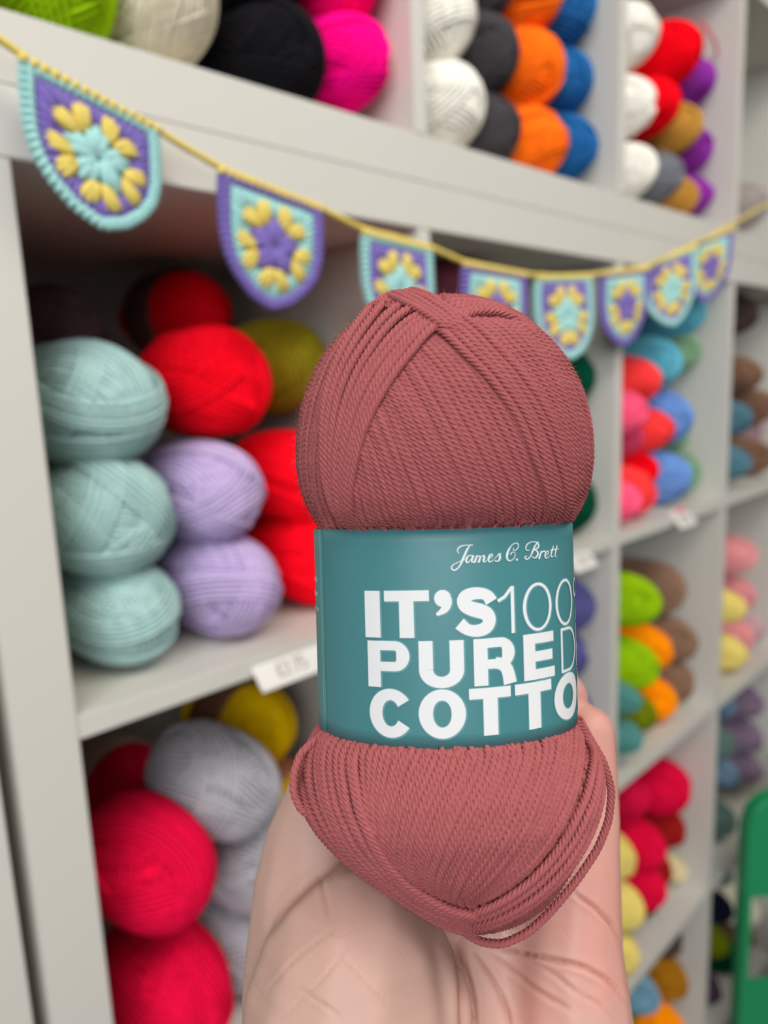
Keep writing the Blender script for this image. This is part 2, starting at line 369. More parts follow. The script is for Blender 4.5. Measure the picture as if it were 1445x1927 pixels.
 ('D',2, 1280,1860,.08,39,'ochre','ochre yarn ball in the bottom row beside dusky blue'),
 ('D',2, 1285,1935,.06,38,'amber','amber yarn ball at the bottom edge of the photo'),
 ('D',2, 1268,1790,.10,37,'darkbrown','dark brown yarn ball under the shelf edge, above ochre'),
 ('D',2, 1228,1885,.06,34,'duskyblue','dusky blue yarn ball in the bottom row beside the wrist'),
 ('D',2, 1198,1900,.10,34,'olive','olive yarn ball behind dusky blue in the bottom row'),
 ('D',3, 1375,1720,.09,36,'navy','navy yarn ball in the dark cube left of the green plastic'),
 ('D',3, 1368,1785,.08,35,'olive','olive yarn ball in the dark cube left of the green plastic'),
 ('D',3, 1352,1875,.06,37,'aubergine','aubergine yarn ball low in the dark cube left of the green plastic'),
 ('D',3, 1385,1880,.09,37,'darkgreen','dark green yarn ball low, touching the green plastic'),
 ('D',3, 1372,1655,.10,34,'greengrey','green grey yarn ball at the top of the dark cube beside the green plastic'),
 ('D',3, 1440,1740,.08,38,'cream','cream yarn ball seen through the cut-out of the green plastic'),
 ('D',3, 1432,1800,.09,38,'brown','brown yarn ball seen through the cut-out of the green plastic'),
]
st = []
for bl in BALLS:
    row, col, px, py, Y, r = bl[:6]; p = at(px, py, Y-(0, .032, .045, .05)[col]-(.016 if row in 'CD' else 0)); st.append([p[0], Y+.004, p[2], r*(1.09, 1.09, 1.04, 1.0)[col]/1000, col, row])
def clampb(s):
    x0 = s[4]*P_; r = s[3]
    s[0] = min(max(s[0], x0+r*.98), x0+CP-r*.98); z0 = ROWZ[s[5]]
    s[2] = min(max(s[2], z0+r*1.0), z0+CP-r*.98 if s[5] != 'U1' else 9)
P0 = [tuple(s) for s in st]
for it in range(60):
    for s in st: clampb(s)
    for i in range(len(st)):
        for j in range(i):
            a, c = st[i], st[j]
            if a[4] != c[4] or a[5] != c[5] or abs(a[1]-c[1]) > .125: continue
            dx, dz = a[0]-c[0], a[2]-c[2]; dd = math.hypot(dx, dz) or 1e-4
            need = (a[3]+c[3])*.88
            if dd < need:
                k = (need-dd)/dd*.5*.6; a[0] += dx*k; a[2] += dz*k; c[0] -= dx*k; c[2] -= dz*k
for s in st: clampb(s)
for bl, s, p0 in zip(BALLS, st, P0):
    if abs(s[0]-p0[0]) > .02 or abs(s[2]-p0[2]) > .02: print('MOVED', bl[0], bl[1], bl[6], round(s[0]-p0[0], 3), round(s[2]-p0[2], 3))
CELLN = {('U1', 0): 'upper unit, first cube', ('U1', 1): 'upper unit, second cube', ('U1', 2): 'upper unit, third cube', ('U1', 3): 'upper unit, far right cube',
  ('A', 0): 'cube left of the held ball', ('A', 1): 'cube behind the held ball', ('A', 2): 'third cube under the flags', ('A', 3): 'far right cube under the board',
  ('B', 0): 'cube below the left shelf', ('B', 1): 'second row, cube behind the label', ('B', 2): 'second row, third cube', ('B', 3): 'second row, far right cube',
  ('C', 2): 'third row, third cube', ('C', 3): 'third row, far right cube', ('D', 2): 'bottom row, third cube', ('D', 3): 'bottom row, far right cube'}
for i, (bl, s) in enumerate(zip(BALLS, st)):
    r = s[3]/.0408
    t = empty('yarn_ball', (s[0], s[1], s[2]))
    t.rotation_euler = (PI/2+random.uniform(-.06, .06), random.uniform(0, 2*PI), random.uniform(-.08, .08)); 
    t.rotation_mode = 'XYZ'
    t.scale = (r, r, .95+.06*random.random())
    tag(t, bl[7], 'yarn ball', '%s yarn balls, %s' % (bl[6], CELLN[(bl[0], bl[1])]))
    w = link('wound_yarn', TPL[i % len(TPL)], t); w.color = lin(COL[bl[6]])
    if len(bl) > 8: bnd = link('paper_band', BAND, t); bnd.color = lin(*bl[8])

# loose red strand hanging from the large red ball in the upper unit
pts = resample([tuple(at(1318, 38, .02)), tuple(at(1335, 60, .015)), tuple(at(1348, 85, .02)), tuple(at(1350, 112, .04))], 16)
V, Q = tube(pts, np.tile([0., -1., 0], (16, 1)), .0018, 6)
o = link('yarn_strand', np_mesh('yarn_strand', V, Q, M_yarn)); o.color = lin(240, 70, 90)
tag(o, 'loose pinkish red yarn strand hanging beside the large red ball', 'yarn strand')

# ------------------------------------------------------------------ price tickets on the shelf edges
def strokes(paths, w, z=0.): return [(np.array(p, float), w) for p in paths]
DIG = {'2': [[(0, .8), (.25, 1), (.5, .8), (.4, .5), (0, 0), (.55, 0)]], '.': [[(0, 0), (.06, 0)]], '7': [[(0, 1), (.5, 1), (.2, 0)]],
       '5': [[(.5, 1), (.05, 1), (0, .55), (.4, .55), (.5, .25), (.3, 0), (0, .05)]], '£': [[(.5, .85), (.3, 1), (.15, .8), (.15, .1), (0, 0), (.5, 0)], [(0, .45), (.35, .45)]]}
def ticket(X, Z, w, label, text=True):
    t = empty('price_ticket', (X, -.004, Z)); tag(t, label, 'price ticket', 'price tickets on the shelf edges')
    t.rotation_euler = (-.75, 0, 0)
    bm = bmesh.new(); bmesh.ops.create_cube(bm, size=1); bmesh.ops.scale(bm, vec=(w, .0016, .030), verts=bm.verts)
    bmesh.ops.bevel(bm, geom=bm.edges[:], offset=.0006, segments=2, affect='EDGES')
    me = bpy.data.meshes.new('card'); bm.to_mesh(me); bm.free(); me.materials.append(M_ticket); link('card', me, t)
    if text:
        def writing(name, s, x, z, h, sw, m):
            mb = MB(); cx = x
            for ch in s:
                for p in DIG.get(ch, []):
                    P = np.array([(cx+q[0]*h*.8, -.0011, z+q[1]*h) for q in p]); mb.add(*tube(P, np.tile([0., -1, 0], (len(P), 1)), sw, 4, flat=1.))
                cx += h*(.2 if ch == '.' else .62)
            link(name, mb.mesh(name, m), t)
        writing('printed_price', '£2.75', -w*.22, -.008, .011, .0006, M_ink)
        bm = MB(); box(bm, -w*.1, w*.48, -.0011, -.0008, .010, .0165); link('pink_stripe', bm.mesh('pink_stripe', M_pinkink, False), t)
    return t
p = at(548, 1247, -.004); ticket(p[0], p[2], .070, 'white price ticket with a pink stripe on the shelf edge below the red yarn')
p = at(1285, 975, -.004); ticket(p[0], p[2], .055, 'white price ticket on the shelf edge below the cornflower blue yarn', True)
p = at(1092, 1052, -.004); ticket(p[0], p[2], .05, 'white price ticket on the shelf edge just right of the teal label', True)

# ------------------------------------------------------------------ bunting
YB = -.022
def blob(mb, x0, z0, x1, z1, r, y=0., bulge=1.):
    "a crochet post: a plump capsule from (x0,z0) to (x1,z1)"
    n = 6; t = np.linspace(0, 1, n); P = np.stack([x0+(x1-x0)*t, np.full(n, y), z0+(z1-z0)*t], 1)
    rad = r*np.array([.35, .85, 1., 1., .85, .3])*bulge
    mb.add(*tube(P, np.tile([0., -1, 0], (n, 1)), rad, 6))
OUT = np.array([(-40, 0), (-41, -12), (-41, -26), (-40.5, -40), (-37, -54), (-29, -66), (-17, -77), (0, -84), (17, -77), (29, -66), (37, -54), (40.5, -40), (41, -26), (41, -12), (40, 0)])/1000.
def outline(k, n):
    c = np.array([0, -.040]); P = c+(OUT-c)*k; P = np.vstack([P, P[:1]])
    s = np.concatenate([[0], np.cumsum(np.linalg.norm(np.diff(P, axis=0), axis=1))]); t = np.arange(n)/n*s[-1]
    return np.stack([np.interp(t, s, P[:, 0]), np.interp(t, s, P[:, 1])], 1)
def flag_meshes(mb_out, mb_in):
    # backing plate (thin, solid) so that nothing shows between the stitches
    R = np.random.default_rng(5); c = np.array([0, -.040])
    brd = MB(); n = 60; o1 = outline(.99, n); o2 = outline(.85, n)
    for i in range(n):
        d = (o1[(i+1) % n]-o1[i])*.55
        blob(brd, *(o1[i]-d*.1), *(o1[i]+d*1.6), .0030, -.0008)
        blob(brd, *(o2[i]), *(o1[i]), .0030, -.0006)
        blob(brd, *(o1[i]), *(o1[(i+1) % n]), .0024, .0018)
    fld = MB(); m = 46; a1 = outline(.85, m); a2 = outline(.56, m)
    for i in range(m): blob(fld, *(a2[i]+R.normal(0, .0006, 2)), *(a1[i]), .0026, -.0004+R.normal(0, .0003))
    plate = [np.append(q, y)[[0, 2, 1]] for y in (.0012, -.0006) for q in outline(.9, 24)]
    V = np.array(plate+[(0, .0012, -.04), (0, -.0006, -.04)]); Q = []
    for i in range(24):
        j = (i+1) % 24; Q += [(i, j, 24+j, 24+i), (48, j, i, 48) if False else (48, i, j, j), (49, 24+j, 24+i, 24+i)]
    bmq = bmesh.new(); vs = [bmq.verts.new(v) for v in V]
    for i in range(24):
        j = (i+1) % 24; bmq.faces.new((vs[i], vs[j], vs[24+j], vs[24+i])); bmq.faces.new((vs[48], vs[i], vs[j])); bmq.faces.new((vs[49], vs[24+j], vs[24+i]))
    me = bpy.data.meshes.new('backing'); bmq.to_mesh(me); bmq.free()
    pet = MB(); cen = MB()
    for k in range(5):
        a = math.radians(126-72*k); 
        for sgn in (-1, 1):
            for q in (-1, 0, 1):
                aa = a+sgn*.30+q*.125; base = c+np.array([math.cos(a+sgn*.15+q*.05), math.sin(a+sgn*.15+q*.05)])*.0155
                L_ = .0305+(.0012 if q == 0 else 0)
                tip = c+np.array([math.cos(aa)*1.0, math.sin(aa)*1.03])*L_
                blob(pet, *base, *tip, .0033, -.0020)
        for q in (-1, 0, 1):
            aa = math.radians(126-36-72*k)+q*.40; aa2 = math.radians(126-36-72*k)+q*.30
            tip = c+np.array([math.cos(aa2), math.sin(aa2)])*(.0215 if q == 0 else .0185)
            blob(cen, *(c+np.array([math.cos(aa), math.sin(aa)])*.0015), *tip, .0042, -.0014)
    return brd, fld, pet, cen, me
VARI = {}
for nm, (mo, mi) in dict(aqua=(M_aqua, M_purple), purple=(M_purple, M_aqua)).items():
    brd, fld, pet, cen, pl = flag_meshes(None, None); pl.materials.append(mi)
    VARI[nm] = (brd.mesh('border', mo), fld.mesh('field', mi), pet.mesh('petals', M_yellow), cen.mesh('centre_star', mo), pl)
bunt = empty('crochet_bunting', tuple(at(0, 70, YB))); tag(bunt, 'crochet bunting of eight shield shaped flags on a yellow chain across the shelves', 'bunting')
B0 = np.array(bunt.location)
cordpx = [(-60, 44), (0, 72), (45, 107), (165, 178), (290, 240), (350, 278), (420, 318), (505, 352), (597, 388), (650, 415), (690, 434), (750, 448), (815, 467), (870, 492), (930, 505), (985, 516), (1060, 521), (1105, 518), (1170, 510), (1222, 500), (1290, 466), (1315, 456), (1350, 437), (1388, 416), (1450, 380)]
CW = np.array([at(x, y, YB) for x, y in cordpx])
cp_s = resample(CW, 900)
mb = MB(); L_ = len(cp_s); s = np.concatenate([[0], np.cumsum(np.linalg.norm(np.diff(cp_s, axis=0), axis=1))])
for ph in (0, PI):        # two interlocked strands of the chain
    w = np.stack([0*s, np.cos(s/.0055*2*PI+ph)*.0010, np.sin(s/.0055*2*PI+ph)*.0011], 1)
    mb.add(*tube(cp_s-B0+w, np.tile([0., -1, 0], (L_, 1)), .0016, 6))
link('cord', mb.mesh('cord', M_yellow), bunt)
ftop = [((45, 113), (290, 243)), ((415, 322), (600, 393)), ((683, 437), (808, 468)), ((873, 497), (985, 517)), ((1012, 522), (1105, 520)), ((1135, 515), (1212, 506)), ((1226, 501), (1290, 468)), ((1310, 460), (1362, 434))]
nmz = ['first', 'second', 'third', 'fourth', 'fifth', 'sixth', 'seventh', 'eighth']
for i, (a, c) in enumerate(ftop):
    A, Bq = at(*a, YB), at(*c, YB); mid = (A+Bq)/2; ang = math.atan2(Bq[2]-A[2], Bq[0]-A[0]); wid = np.linalg.norm(Bq-A)
    var = 'aqua' if i % 2 == 0 else 'purple'
    print('flag', i, round(wid, 4), round(math.degrees(ang), 1), mid.round(3))
    f = empty('bunting_flag', tuple(mid-B0), bunt)
    f['label'] = '%s flag from the left with %s edging and a yellow ring of petals' % (nmz[i], var)
    f.rotation_euler = (0, 0, [0, 0, 0, 0, -.05, -.05, -.22, -.2][i]); k = wid/.081
    rot = .30*ang; sh = math.tan(ang)-math.tan(rot)*.6; hs = [.86, .93, .95, .98, 1, 1, 1, 1][i]
    def drape(me, k=k, rot=rot, sh=sh, hs=hs, i=i):
        n = len(me.vertices); co = np.empty(n*3, np.float32); me.vertices.foreach_get('co', co); co = co.reshape(-1, 3).astype(float)
        x, y, z = co[:, 0]*k, co[:, 1], co[:, 2]*hs
        y = y+.0035*np.sin(x/.04*1.3+i)*(-z/.08)+(.004*(z/.08)**2)*(1 if i % 2 else -1)
        f_ = np.clip(-z/.085, 0, 1); x2 = x-np.tan(rot)*z*.7; z2 = z+x*math.tan(ang)*(1-.35*f_)
        co = np.stack([x2, y, z2], 1); me.vertices.foreach_set('co', co.astype(np.float32).ravel()); me.update(); return me
    for nm, me in zip(('border', 'field', 'petals', 'centre_star', 'backing'), VARI[var]): link(nm, drape(me.copy()), f)
    # yellow joining stitches along the top of the flag
    mb = MB(); n = 15
    for q in range(n):
        x = -.040+.080*q/(n-1); blob(mb, x-.002, -.003, x+.0018, .0030, .0027, -.0022)
    link('joining_stitches', drape(mb.mesh('joining_stitches', M_yellow)), f)

# ------------------------------------------------------------------ green plastic panel, bottom right
def green_panel():
    X0 = at(1397, 1700, -.055)[0]
    zt = at(1445, 1478, -.055)[2]+.022; wv = .34; r = .055; zb = FZ
    out = []
    for k in range(9): a = math.radians(180-k*90/8); out.append((X0+r+r*math.cos(a), zt-r+r*math.sin(a)))
    for k in range(9): a = math.radians(90-k*90/8); out.append((X0+wv-r+r*math.cos(a), zt-r+r*math.sin(a)))
    out += [(X0+wv, zb), (X0, zb)]
    z1 = at(1425, 1655, -.055)[2]; z0 = at(1425, 1806, -.055)[2]; x0 = X0+.017; x1 = X0+wv-.04
    bm = bmesh.new(); xsn = sorted(set([X0+i*wv/40 for i in range(41)]+[x0, x1])); 
    def top(x):
        d = min(x-X0, X0+wv-x); return zt if d >= r else zt-r+math.sqrt(max(r*r-(r-d)**2, 0))
    for xa, xb in zip(xsn[:-1], xsn[1:]):
        hole = xa >= x0-1e-6 and xb <= x1+1e-6
        lv = [[zb, z0], [z1, None]] if hole else [[zb, z0], [z0, z1], [z1, None]]
        for lo, hi in lv:
            q = [(xa, lo), (xb, lo), (xb, hi if hi is not None else top(xb)), (xa, hi if hi is not None else top(xa))]
            bm.faces.new([bm.verts.new((x, 0, z)) for x, z in q])
    bmesh.ops.remove_doubles(bm, verts=bm.verts[:], dist=1e-6)
    g = bmesh.ops.extrude_face_region(bm, geom=bm.faces[:])
    bmesh.ops.translate(bm, vec=(0, .02, 0), verts=[v for v in g['geom'] if isinstance(v, bmesh.types.BMVert)])
    bmesh.ops.recalc_face_normals(bm, faces=bm.faces[:])
    me = bpy.data.meshes.new('panel'); bm.to_mesh(me); bm.free(); me.materials.append(M_green)
    t = empty('plastic_panel', (X0, -.055, FZ)); tag(t, 'glossy green plastic panel with rounded corner and cut-out at the lower right edge', 'plastic panel')
    t.rotation_euler = (0, 0, -.68)
    p = link('panel', me, t, (-X0, 0, -FZ))
    rp = [(x, z) for x, z in out]; P = np.array([(x, -.003, z) for x, z in [(X0+.004, zb+.02)]+[(x+.004*(1 if x < X0+wv/2 else -1), z-.004) for x, z in out[:-2]]+[(X0+wv-.004, zb+.02)]])
    V, Q = tube(P, np.tile([0., -1, 0], (len(P), 1)), .0035, 8); o = link('raised_rim', np_mesh('rim', V, Q, M_green), t, (-X0, 0, -FZ))
green_panel()

# ------------------------------------------------------------------ the held ball
D0 = .180; OC = cp(838, 1160, D0); tau = math.radians(1.5)
AU = math.cos(tau)*RT+math.sin(tau)*UP; AV = -math.sin(tau)*RT+math.cos(tau)*UP; AWv = -FW
def to_world(L): return OC + L[..., 0:1]*AU + L[..., 1:2]*AV + L[..., 2:3]*AWv
def to_local(Wd): d = Wd-OC; return np.stack([d@AU, d@AV, d@AWv], -1)
pv = np.array([-74.6, -74.2, -73.4, -70.5, -65.5, -61.5, -56.5, -50, -42, -36, -31, -26, -18, -5, 10, 20, 24, 30, 37, 44, 52, 60, 65.7, 70.4, 73.6, 75.4, 76.4, 76.6])/1000
pa = np.array([0, 4, 7, 12.5, 18.8, 22.5, 26.6, 31, 34.4, 34.0, 31.8, 29.0, 28.8, 28.6, 28.6, 28.8, 29.8, 33.0, 34.3, 34.2, 32.8, 29.6, 25.8, 21, 16, 11, 5.5, 0])/1000
_vd = np.linspace(pv[0], pv[-1], 800); _ad = np.interp(_vd, pv, pa)
_k = np.exp(-np.linspace(-2, 2, 21)**2); _k /= _k.sum(); _as = np.convolve(np.pad(_ad, 10, mode='edge'), _k, 'valid'); _as[0] = 1e-4; _as[-1] = 1e-4
def Ap(v): return np.interp(v, _vd, _as)
def ratio(v): return .86-.13*np.exp(-((v+.003)/.026)**4)
def UC(v): return .0060*np.clip((-v-.043)/.024, 0, 1)**1.2
def Fimp(p):
    p = p-np.stack([UC(p[..., 1]), 0*p[..., 1], 0*p[..., 1]], -1); a = np.maximum(Ap(p[..., 1]), 1e-5); b_ = a*ratio(p[..., 1]); return (p[..., 0]/a)**2+(p[..., 2]/b_)**2-1
def gradn(p):
    e = 4e-4; g = np.stack([Fimp(p+np.array(d))-Fimp(p-np.array(d)) for d in ((e, 0, 0), (0, e, 0), (0, 0, e))], -1)
    return g/np.maximum(np.linalg.norm(g, axis=-1, keepdims=True), 1e-9)
CL = to_local(CAM[None])[0]
def ball_hit(px):
    "ball-local surface points seen at photo pixels px (n,2)"
    px = np.asarray(px, float)
    w = FW[None]+((px[:, 0]-W_/2)/F_)[:, None]*RT-((px[:, 1]-H_/2)/F_)[:, None]*UP
    dl = np.stack([w@AU, w@AV, w@AWv], -1); t = np.linspace(.140, .186, 240)
    P = CL+dl[:, None, :]*t[None, :, None]; F = Fimp(P); ins = F < 0; hit = ins.any(1); i = np.where(hit, ins.argmax(1), np.argmin(F, 1))
    out = P[np.arange(len(px)), i].copy()
    for q in np.where(hit)[0]:
        lo, hi = t[max(i[q]-1, 0)], t[i[q]]
        for _ in range(14):
            m = (lo+hi)/2
            if Fimp((CL+dl[q]*m)[None])[0] < 0: hi = m
            else: lo = m
        out[q] = CL+dl[q]*hi
    for _ in range(4):
        m = ~hit; g = (Fimp(out[m]+1e-5*gradn(out[m]))-Fimp(out[m]))/1e-5; out[m] -= gradn(out[m])*(Fimp(out[m])/np.maximum(np.abs(g), 1))[:, None]
    return out
SR = .00082
LA, LB, VTOP, VBOT = .0313, .0226, .0224, -.0252
ball = empty('rose_cotton_yarn_ball', tuple(OC)); ball.name = 'yarn_ball'
tag(ball, 'dusty rose cotton yarn ball with a teal paper label, held in the hand', 'yarn ball')
def blink(name, mb_or_me, mat_=None):
    me = mb_or_me if not isinstance(mb_or_me, MB) else mb_or_me.mesh(name, mat_)
    n = len(me.vertices); co = np.empty(n*3, np.float32); me.vertices.foreach_get('co', co); co = co.reshape(-1, 3).astype(float)
    if 'label' not in name:      # yarn is squeezed in by the paper label
        dist = np.maximum(np.maximum(co[:, 1]-VTOP, VBOT-co[:, 1]), 0); e = np.sqrt((co[:, 0]/LA)**2+(co[:, 2]/LB)**2)
        k = np.minimum(1, (.988+dist*170)/np.maximum(e, 1e-6)); co[:, 0] *= k; co[:, 2] *= k
    w = to_world(co)-OC; me.vertices.foreach_set('co', w.astype(np.float32).ravel()); me.update()
    return link(name, me, ball)
# core, coloured darker to paint the shade between the strands
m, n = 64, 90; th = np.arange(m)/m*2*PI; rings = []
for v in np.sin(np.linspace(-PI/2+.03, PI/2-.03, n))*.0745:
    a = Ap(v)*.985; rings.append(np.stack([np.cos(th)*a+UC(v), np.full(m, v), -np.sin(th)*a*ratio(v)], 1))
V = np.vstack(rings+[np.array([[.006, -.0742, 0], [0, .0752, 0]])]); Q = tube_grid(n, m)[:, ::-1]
core = MB(); core.add(V, Q); blink('inner_winding', core, M_rose_core_shade)
# base winding: strands all round from pole to pole, in two gently crossing leans
def base_layer():
    mb = MB(); R_ = np.random.default_rng(3)
    for k in range(132):
        th0 = k/132*2*PI+R_.normal(0, .006); front = math.sin(th0) > -.35
        nseg = 150 if front else 70; v = np.sin(np.linspace(-PI/2*.93, PI/2*.93, nseg))*.0756+.0006
        lean = .55*np.sin(v/.0772*PI*.5)**2*np.sign(v)*-.5 + .10*math.sin(k*.7)*np.cos(v/.077*PI/2)
        thk = th0+lean; a = Ap(v)
        P = np.stack([np.cos(thk)*a+UC(v), v, np.sin(thk)*a*ratio(v)], 1)
        N = gradn(P); P = P+N*(.0003+R_.normal(0, .00012))
        P[1:-1] = .5*P[1:-1]+.25*(P[:-2]+P[2:])
        seglen = .0010 if front else .0022
        L_ = np.linalg.norm(np.diff(P, axis=0), axis=1).sum(); q = max(20, int(L_/seglen)); P2 = resample_lin(P, q); N2 = resample_lin(N, q)
        mb.add(*tube(P2, N2, SR*1.06, 10, lobes=5, depth=.2, pitch=.0064, phase=R_.uniform(0, 6)))
    return mb
def resample_lin(P, n):
    s = np.concatenate([[0], np.cumsum(np.linalg.norm(np.diff(P, axis=0), axis=1))]); t = np.linspace(0, s[-1], n)
    return np.stack([np.interp(t, s, P[:, i]) for i in range(P.shape[1])], 1)
blink('side_winding', base_layer(), M_rose)
R2 = np.random.default_rng(11)
def squeeze(P):
    dist = np.maximum(np.maximum(P[:, 1]-VTOP, VBOT-P[:, 1]), 0); e = np.sqrt((P[:, 0]/LA)**2+(P[:, 2]/LB)**2)
    k = np.minimum(1, (.945+np.minimum(dist*75, .6))/np.maximum(e, 1e-6)); return P*np.stack([k, 1+0*k, k], 1)
def strand3d(mb, P, N, lift, dive=(0, 0), r=SR, jit=.0):
    n = len(P); s = np.linspace(0, 1, n); L_ = lift+jit*np.sin(s*PI*2*R2.uniform(.6, 1.4)+R2.uniform(0, 6))
    L_ = np.broadcast_to(L_, (n,)).copy()
    if dive[0]: L_ -= (np.clip(1-s/.12, 0, 1)**1.5)*dive[0]
    if dive[1]: L_ -= (np.clip(1-(1-s)/.12, 0, 1)**1.5)*dive[1]
    P = squeeze(P+N*L_[:, None])
    for _ in range(2): P[1:-1] = .5*P[1:-1]+.25*(P[:-2]+P[2:])
    Ls = np.linalg.norm(np.diff(P, axis=0), axis=1).sum(); q = max(12, int(Ls/.00055)); P2 = resample_lin(P, q); N2 = resample_lin(N, q)
    mb.add(*tube(P2, N2, r*1.03, 20, lobes=5, depth=.25, pitch=.0064, phase=R2.uniform(0, 6)))
def patch(guides, counts, lift, dive=(.0012, .0012), jit=.00012, wob=1.2, include_last=True):
    mb = MB(); G_ = [resample(g, 46) for g in guides]
    for gi in range(len(G_)-1):
        c = counts[gi]; last = (gi == len(G_)-2 and include_last)
        for k in range(c+(1 if last else 0)):
            f = (k+R2.normal(0, .07))/c; px = G_[gi]*(1-f)+G_[gi+1]*f
            sh = R2.uniform(-.03, .03); t = np.linspace(0, 1, 46)
            px = px+np.stack([np.sin(t*PI*R2.uniform(1, 2.5)+R2.uniform(0, 6))*wob, 0*t], 1)
            P = ball_hit(px); strand3d(mb, P, gradn(P), lift+R2.normal(0, .00008), dive, jit=jit)
    return mb
def cr(pts, sc, ox, oy): return [(x/sc+ox, y/sc+oy) for x, y in pts]
U = lambda pts: cr(pts, 2.189, 520, 530)
Lw = lambda pts: cr(pts, 2.064, 500, 1360)
# upper centre patch, strands leaning from upper left to lower right
A0 = [(668, 880), (670, 920), (676, 960), (690, 1050)]
A1 = [(682, 800), (700, 860), (722, 930), (758, 1050)]
B1 = [(758, 668), (808, 750), (860, 845), (903, 930), (942, 1050)]
C1 = [(838, 612), (915, 675), (978, 762), (1022, 860), (1043, 930), (1056, 1050)]
blink('centre_winding', patch([A0, A1, B1, C1], [5, 15, 11], .0012), M_rose)
# right fan
RB = U([(700, 150), (800, 230), (900, 330), (990, 430), (1060, 530), (1120, 640), (1165, 760), (1185, 880), (1180, 1130)])
RF = U([(960, 158), (1078, 224), (1165, 325), (1234, 452), (1272, 600), (1280, 750), (1262, 880), (1195, 1130)])
RM = U([(860, 150), (960, 210), (1050, 300), (1120, 400), (1180, 520), (1220, 640), (1240, 780), (1225, 900), (1185, 1130)])
blink('right_winding', patch([RB, RM, RF], [6, 5], .0011), M_rose)
# right bundle on top
RI = U([(650, 195), (740, 285), (830, 375), (900, 450), (960, 540), (1000, 610), (1030, 700), (1070, 800), (1105, 900), (1120, 1130)])
RO = U([(690, 130), (800, 205), (905, 310), (1000, 420), (1070, 520), (1130, 640), (1170, 760), (1190, 880), (1180, 1130)])
blink('strand_bundle', patch([RI, RO], [4], .0022, (.001, .001)), M_rose)
# left bundle on top
LO = U([(535, 62), (450, 75), (395, 150), (320, 260), (265, 370), (232, 480), (222, 600), (226, 720), (240, 850), (285, 960), (310, 1130)])
LM = U([(640, 150), (560, 180), (480, 260), (400, 370), (345, 480), (310, 600), (290, 720), (282, 850), (295, 960), (315, 1130)])
LI = U([(722, 172), (640, 212), (560, 308), (472, 430), (412, 540), (372, 640), (340, 760), (324, 880), (325, 1130)])
blink('strand_bundle', patch([LO, LM], [4], .0024, (.0006, .001), include_last=False), M_rose)
blink('strand_bundle', patch([LM, LI], [4], .0023, (.0004, .001)), M_rose)
# crossing strands over the crown
T1 = U([(395, 115), (470, 98), (560, 140), (640, 190), (720, 240)]); T2 = U([(470, 62), (560, 78), (640, 108), (720, 165), (780, 230)])
blink('crown_strands', patch([T1, T2], [4], .0026, (.0012, .0012)), M_rose)
T3 = U([(690, 112), (790, 108), (880, 128), (965, 158)]); T4 = U([(730, 180), (820, 150), (900, 152), (985, 182)])
blink('crown_strands', patch([T3, T4], [4], .0016, (.001, .001)), M_rose)
# lower centre patch
M0 = [(694, 1335), (688, 1430), (694, 1500), (702, 1550), (728, 1612)]
M1 = [(830, 1335), (788, 1450), (752, 1535), (744, 1605), (775, 1672)]
M2 = [(958, 1335), (918, 1462), (868, 1560), (822, 1655), (835, 1700)]
M3 = [(1052, 1300), (1042, 1430), (1005, 1540), (950, 1620), (880, 1690)]
M4 = Lw([(1200, -90), (1212, 130), (1190, 260), (1140, 380), (1070, 490), (990, 575), (900, 640), (800, 700)])
blink('lower_winding', patch([M0, M1, M2, M3, M4], [9, 11, 10, 6], .0011), M_rose)
# lower left bundle
LLO = Lw([(262, -60), (225, 30), (165, 110), (150, 200), (172, 300), (220, 390), (300, 470), (400, 560), (500, 622), (620, 700), (720, 760), (820, 800)])
LLM = Lw([(308, -50), (285, 40), (262, 110), (258, 210), (285, 320), (330, 415), (400, 500), (480, 575), (570, 650), (670, 700), (780, 745)])
LLI = Lw([(362, -50), (362, 60), (368, 200), (390, 320), (430, 420), (490, 520), (560, 600), (650, 655), (740, 700), (840, 725)])
blink('strand_bundle', patch([LLO, LLM, LLI], [6, 5], .0022, (.0008, .001), wob=2.5), M_rose)
# lower right rim
RR1 = Lw([(1195, -80), (1232, 30), (1245, 150), (1222, 270), (1170, 390), (1100, 505), (1010, 600), (900, 670), (790, 730)])
RR2 = Lw([(1200, -90), (1250, 20), (1280, 150), (1272, 265), (1235, 385), (1180, 490), (1090, 605), (1000, 680), (900, 738), (790, 780)])
blink('strand_bundle', patch([RR1, RR2], [3], .0022, (.0008, .001), wob=3), M_rose)
# loose loops standing off the ball
def loose(px, dep, name):
    P = resample([tuple(to_local(cp(x, y, d)[None])[0]) for (x, y), d in zip(px, dep)], 120)
    mb = MB(); q = int(np.linalg.norm(np.diff(P, axis=0), axis=1).sum()/.0005); P = resample_lin(P, q)
    mb.add(*tube(P, np.tile([0., 0, 1], (len(P), 1)), SR*1.05, 20, lobes=5, depth=.24, pitch=.0064)); blink(name, mb, M_rose)
loose(Lw([(250, 10), (195, 62), (135, 120), (108, 200), (108, 270), (135, 335), (180, 365), (240, 385), (300, 440)]), [.178, .174, .172, .170, .169, .168, .167, .166, .165], 'loose_loop')
loose(Lw([(1215, -20), (1252, 50), (1312, 150), (1345, 260), (1333, 380), (1290, 490), (1210, 610), (1110, 730), (1020, 815), (920, 862), (830, 852), (760, 805), (690, 730), (620, 680)]), [.186, .182, .180, .181, .181, .180, .178, .175, .172, .170, .169, .168, .166, .165], 'loose_loop')
loose(Lw([(1215, -10), (1275, 120), (1300, 220), (1292, 320), (1255, 430), (1190, 540), (1110, 630), (1000, 720), (900, 780), (800, 800)]), [.184, .186, .187, .187, .186, .184, .181, .177, .173, .171], 'loose_loop')
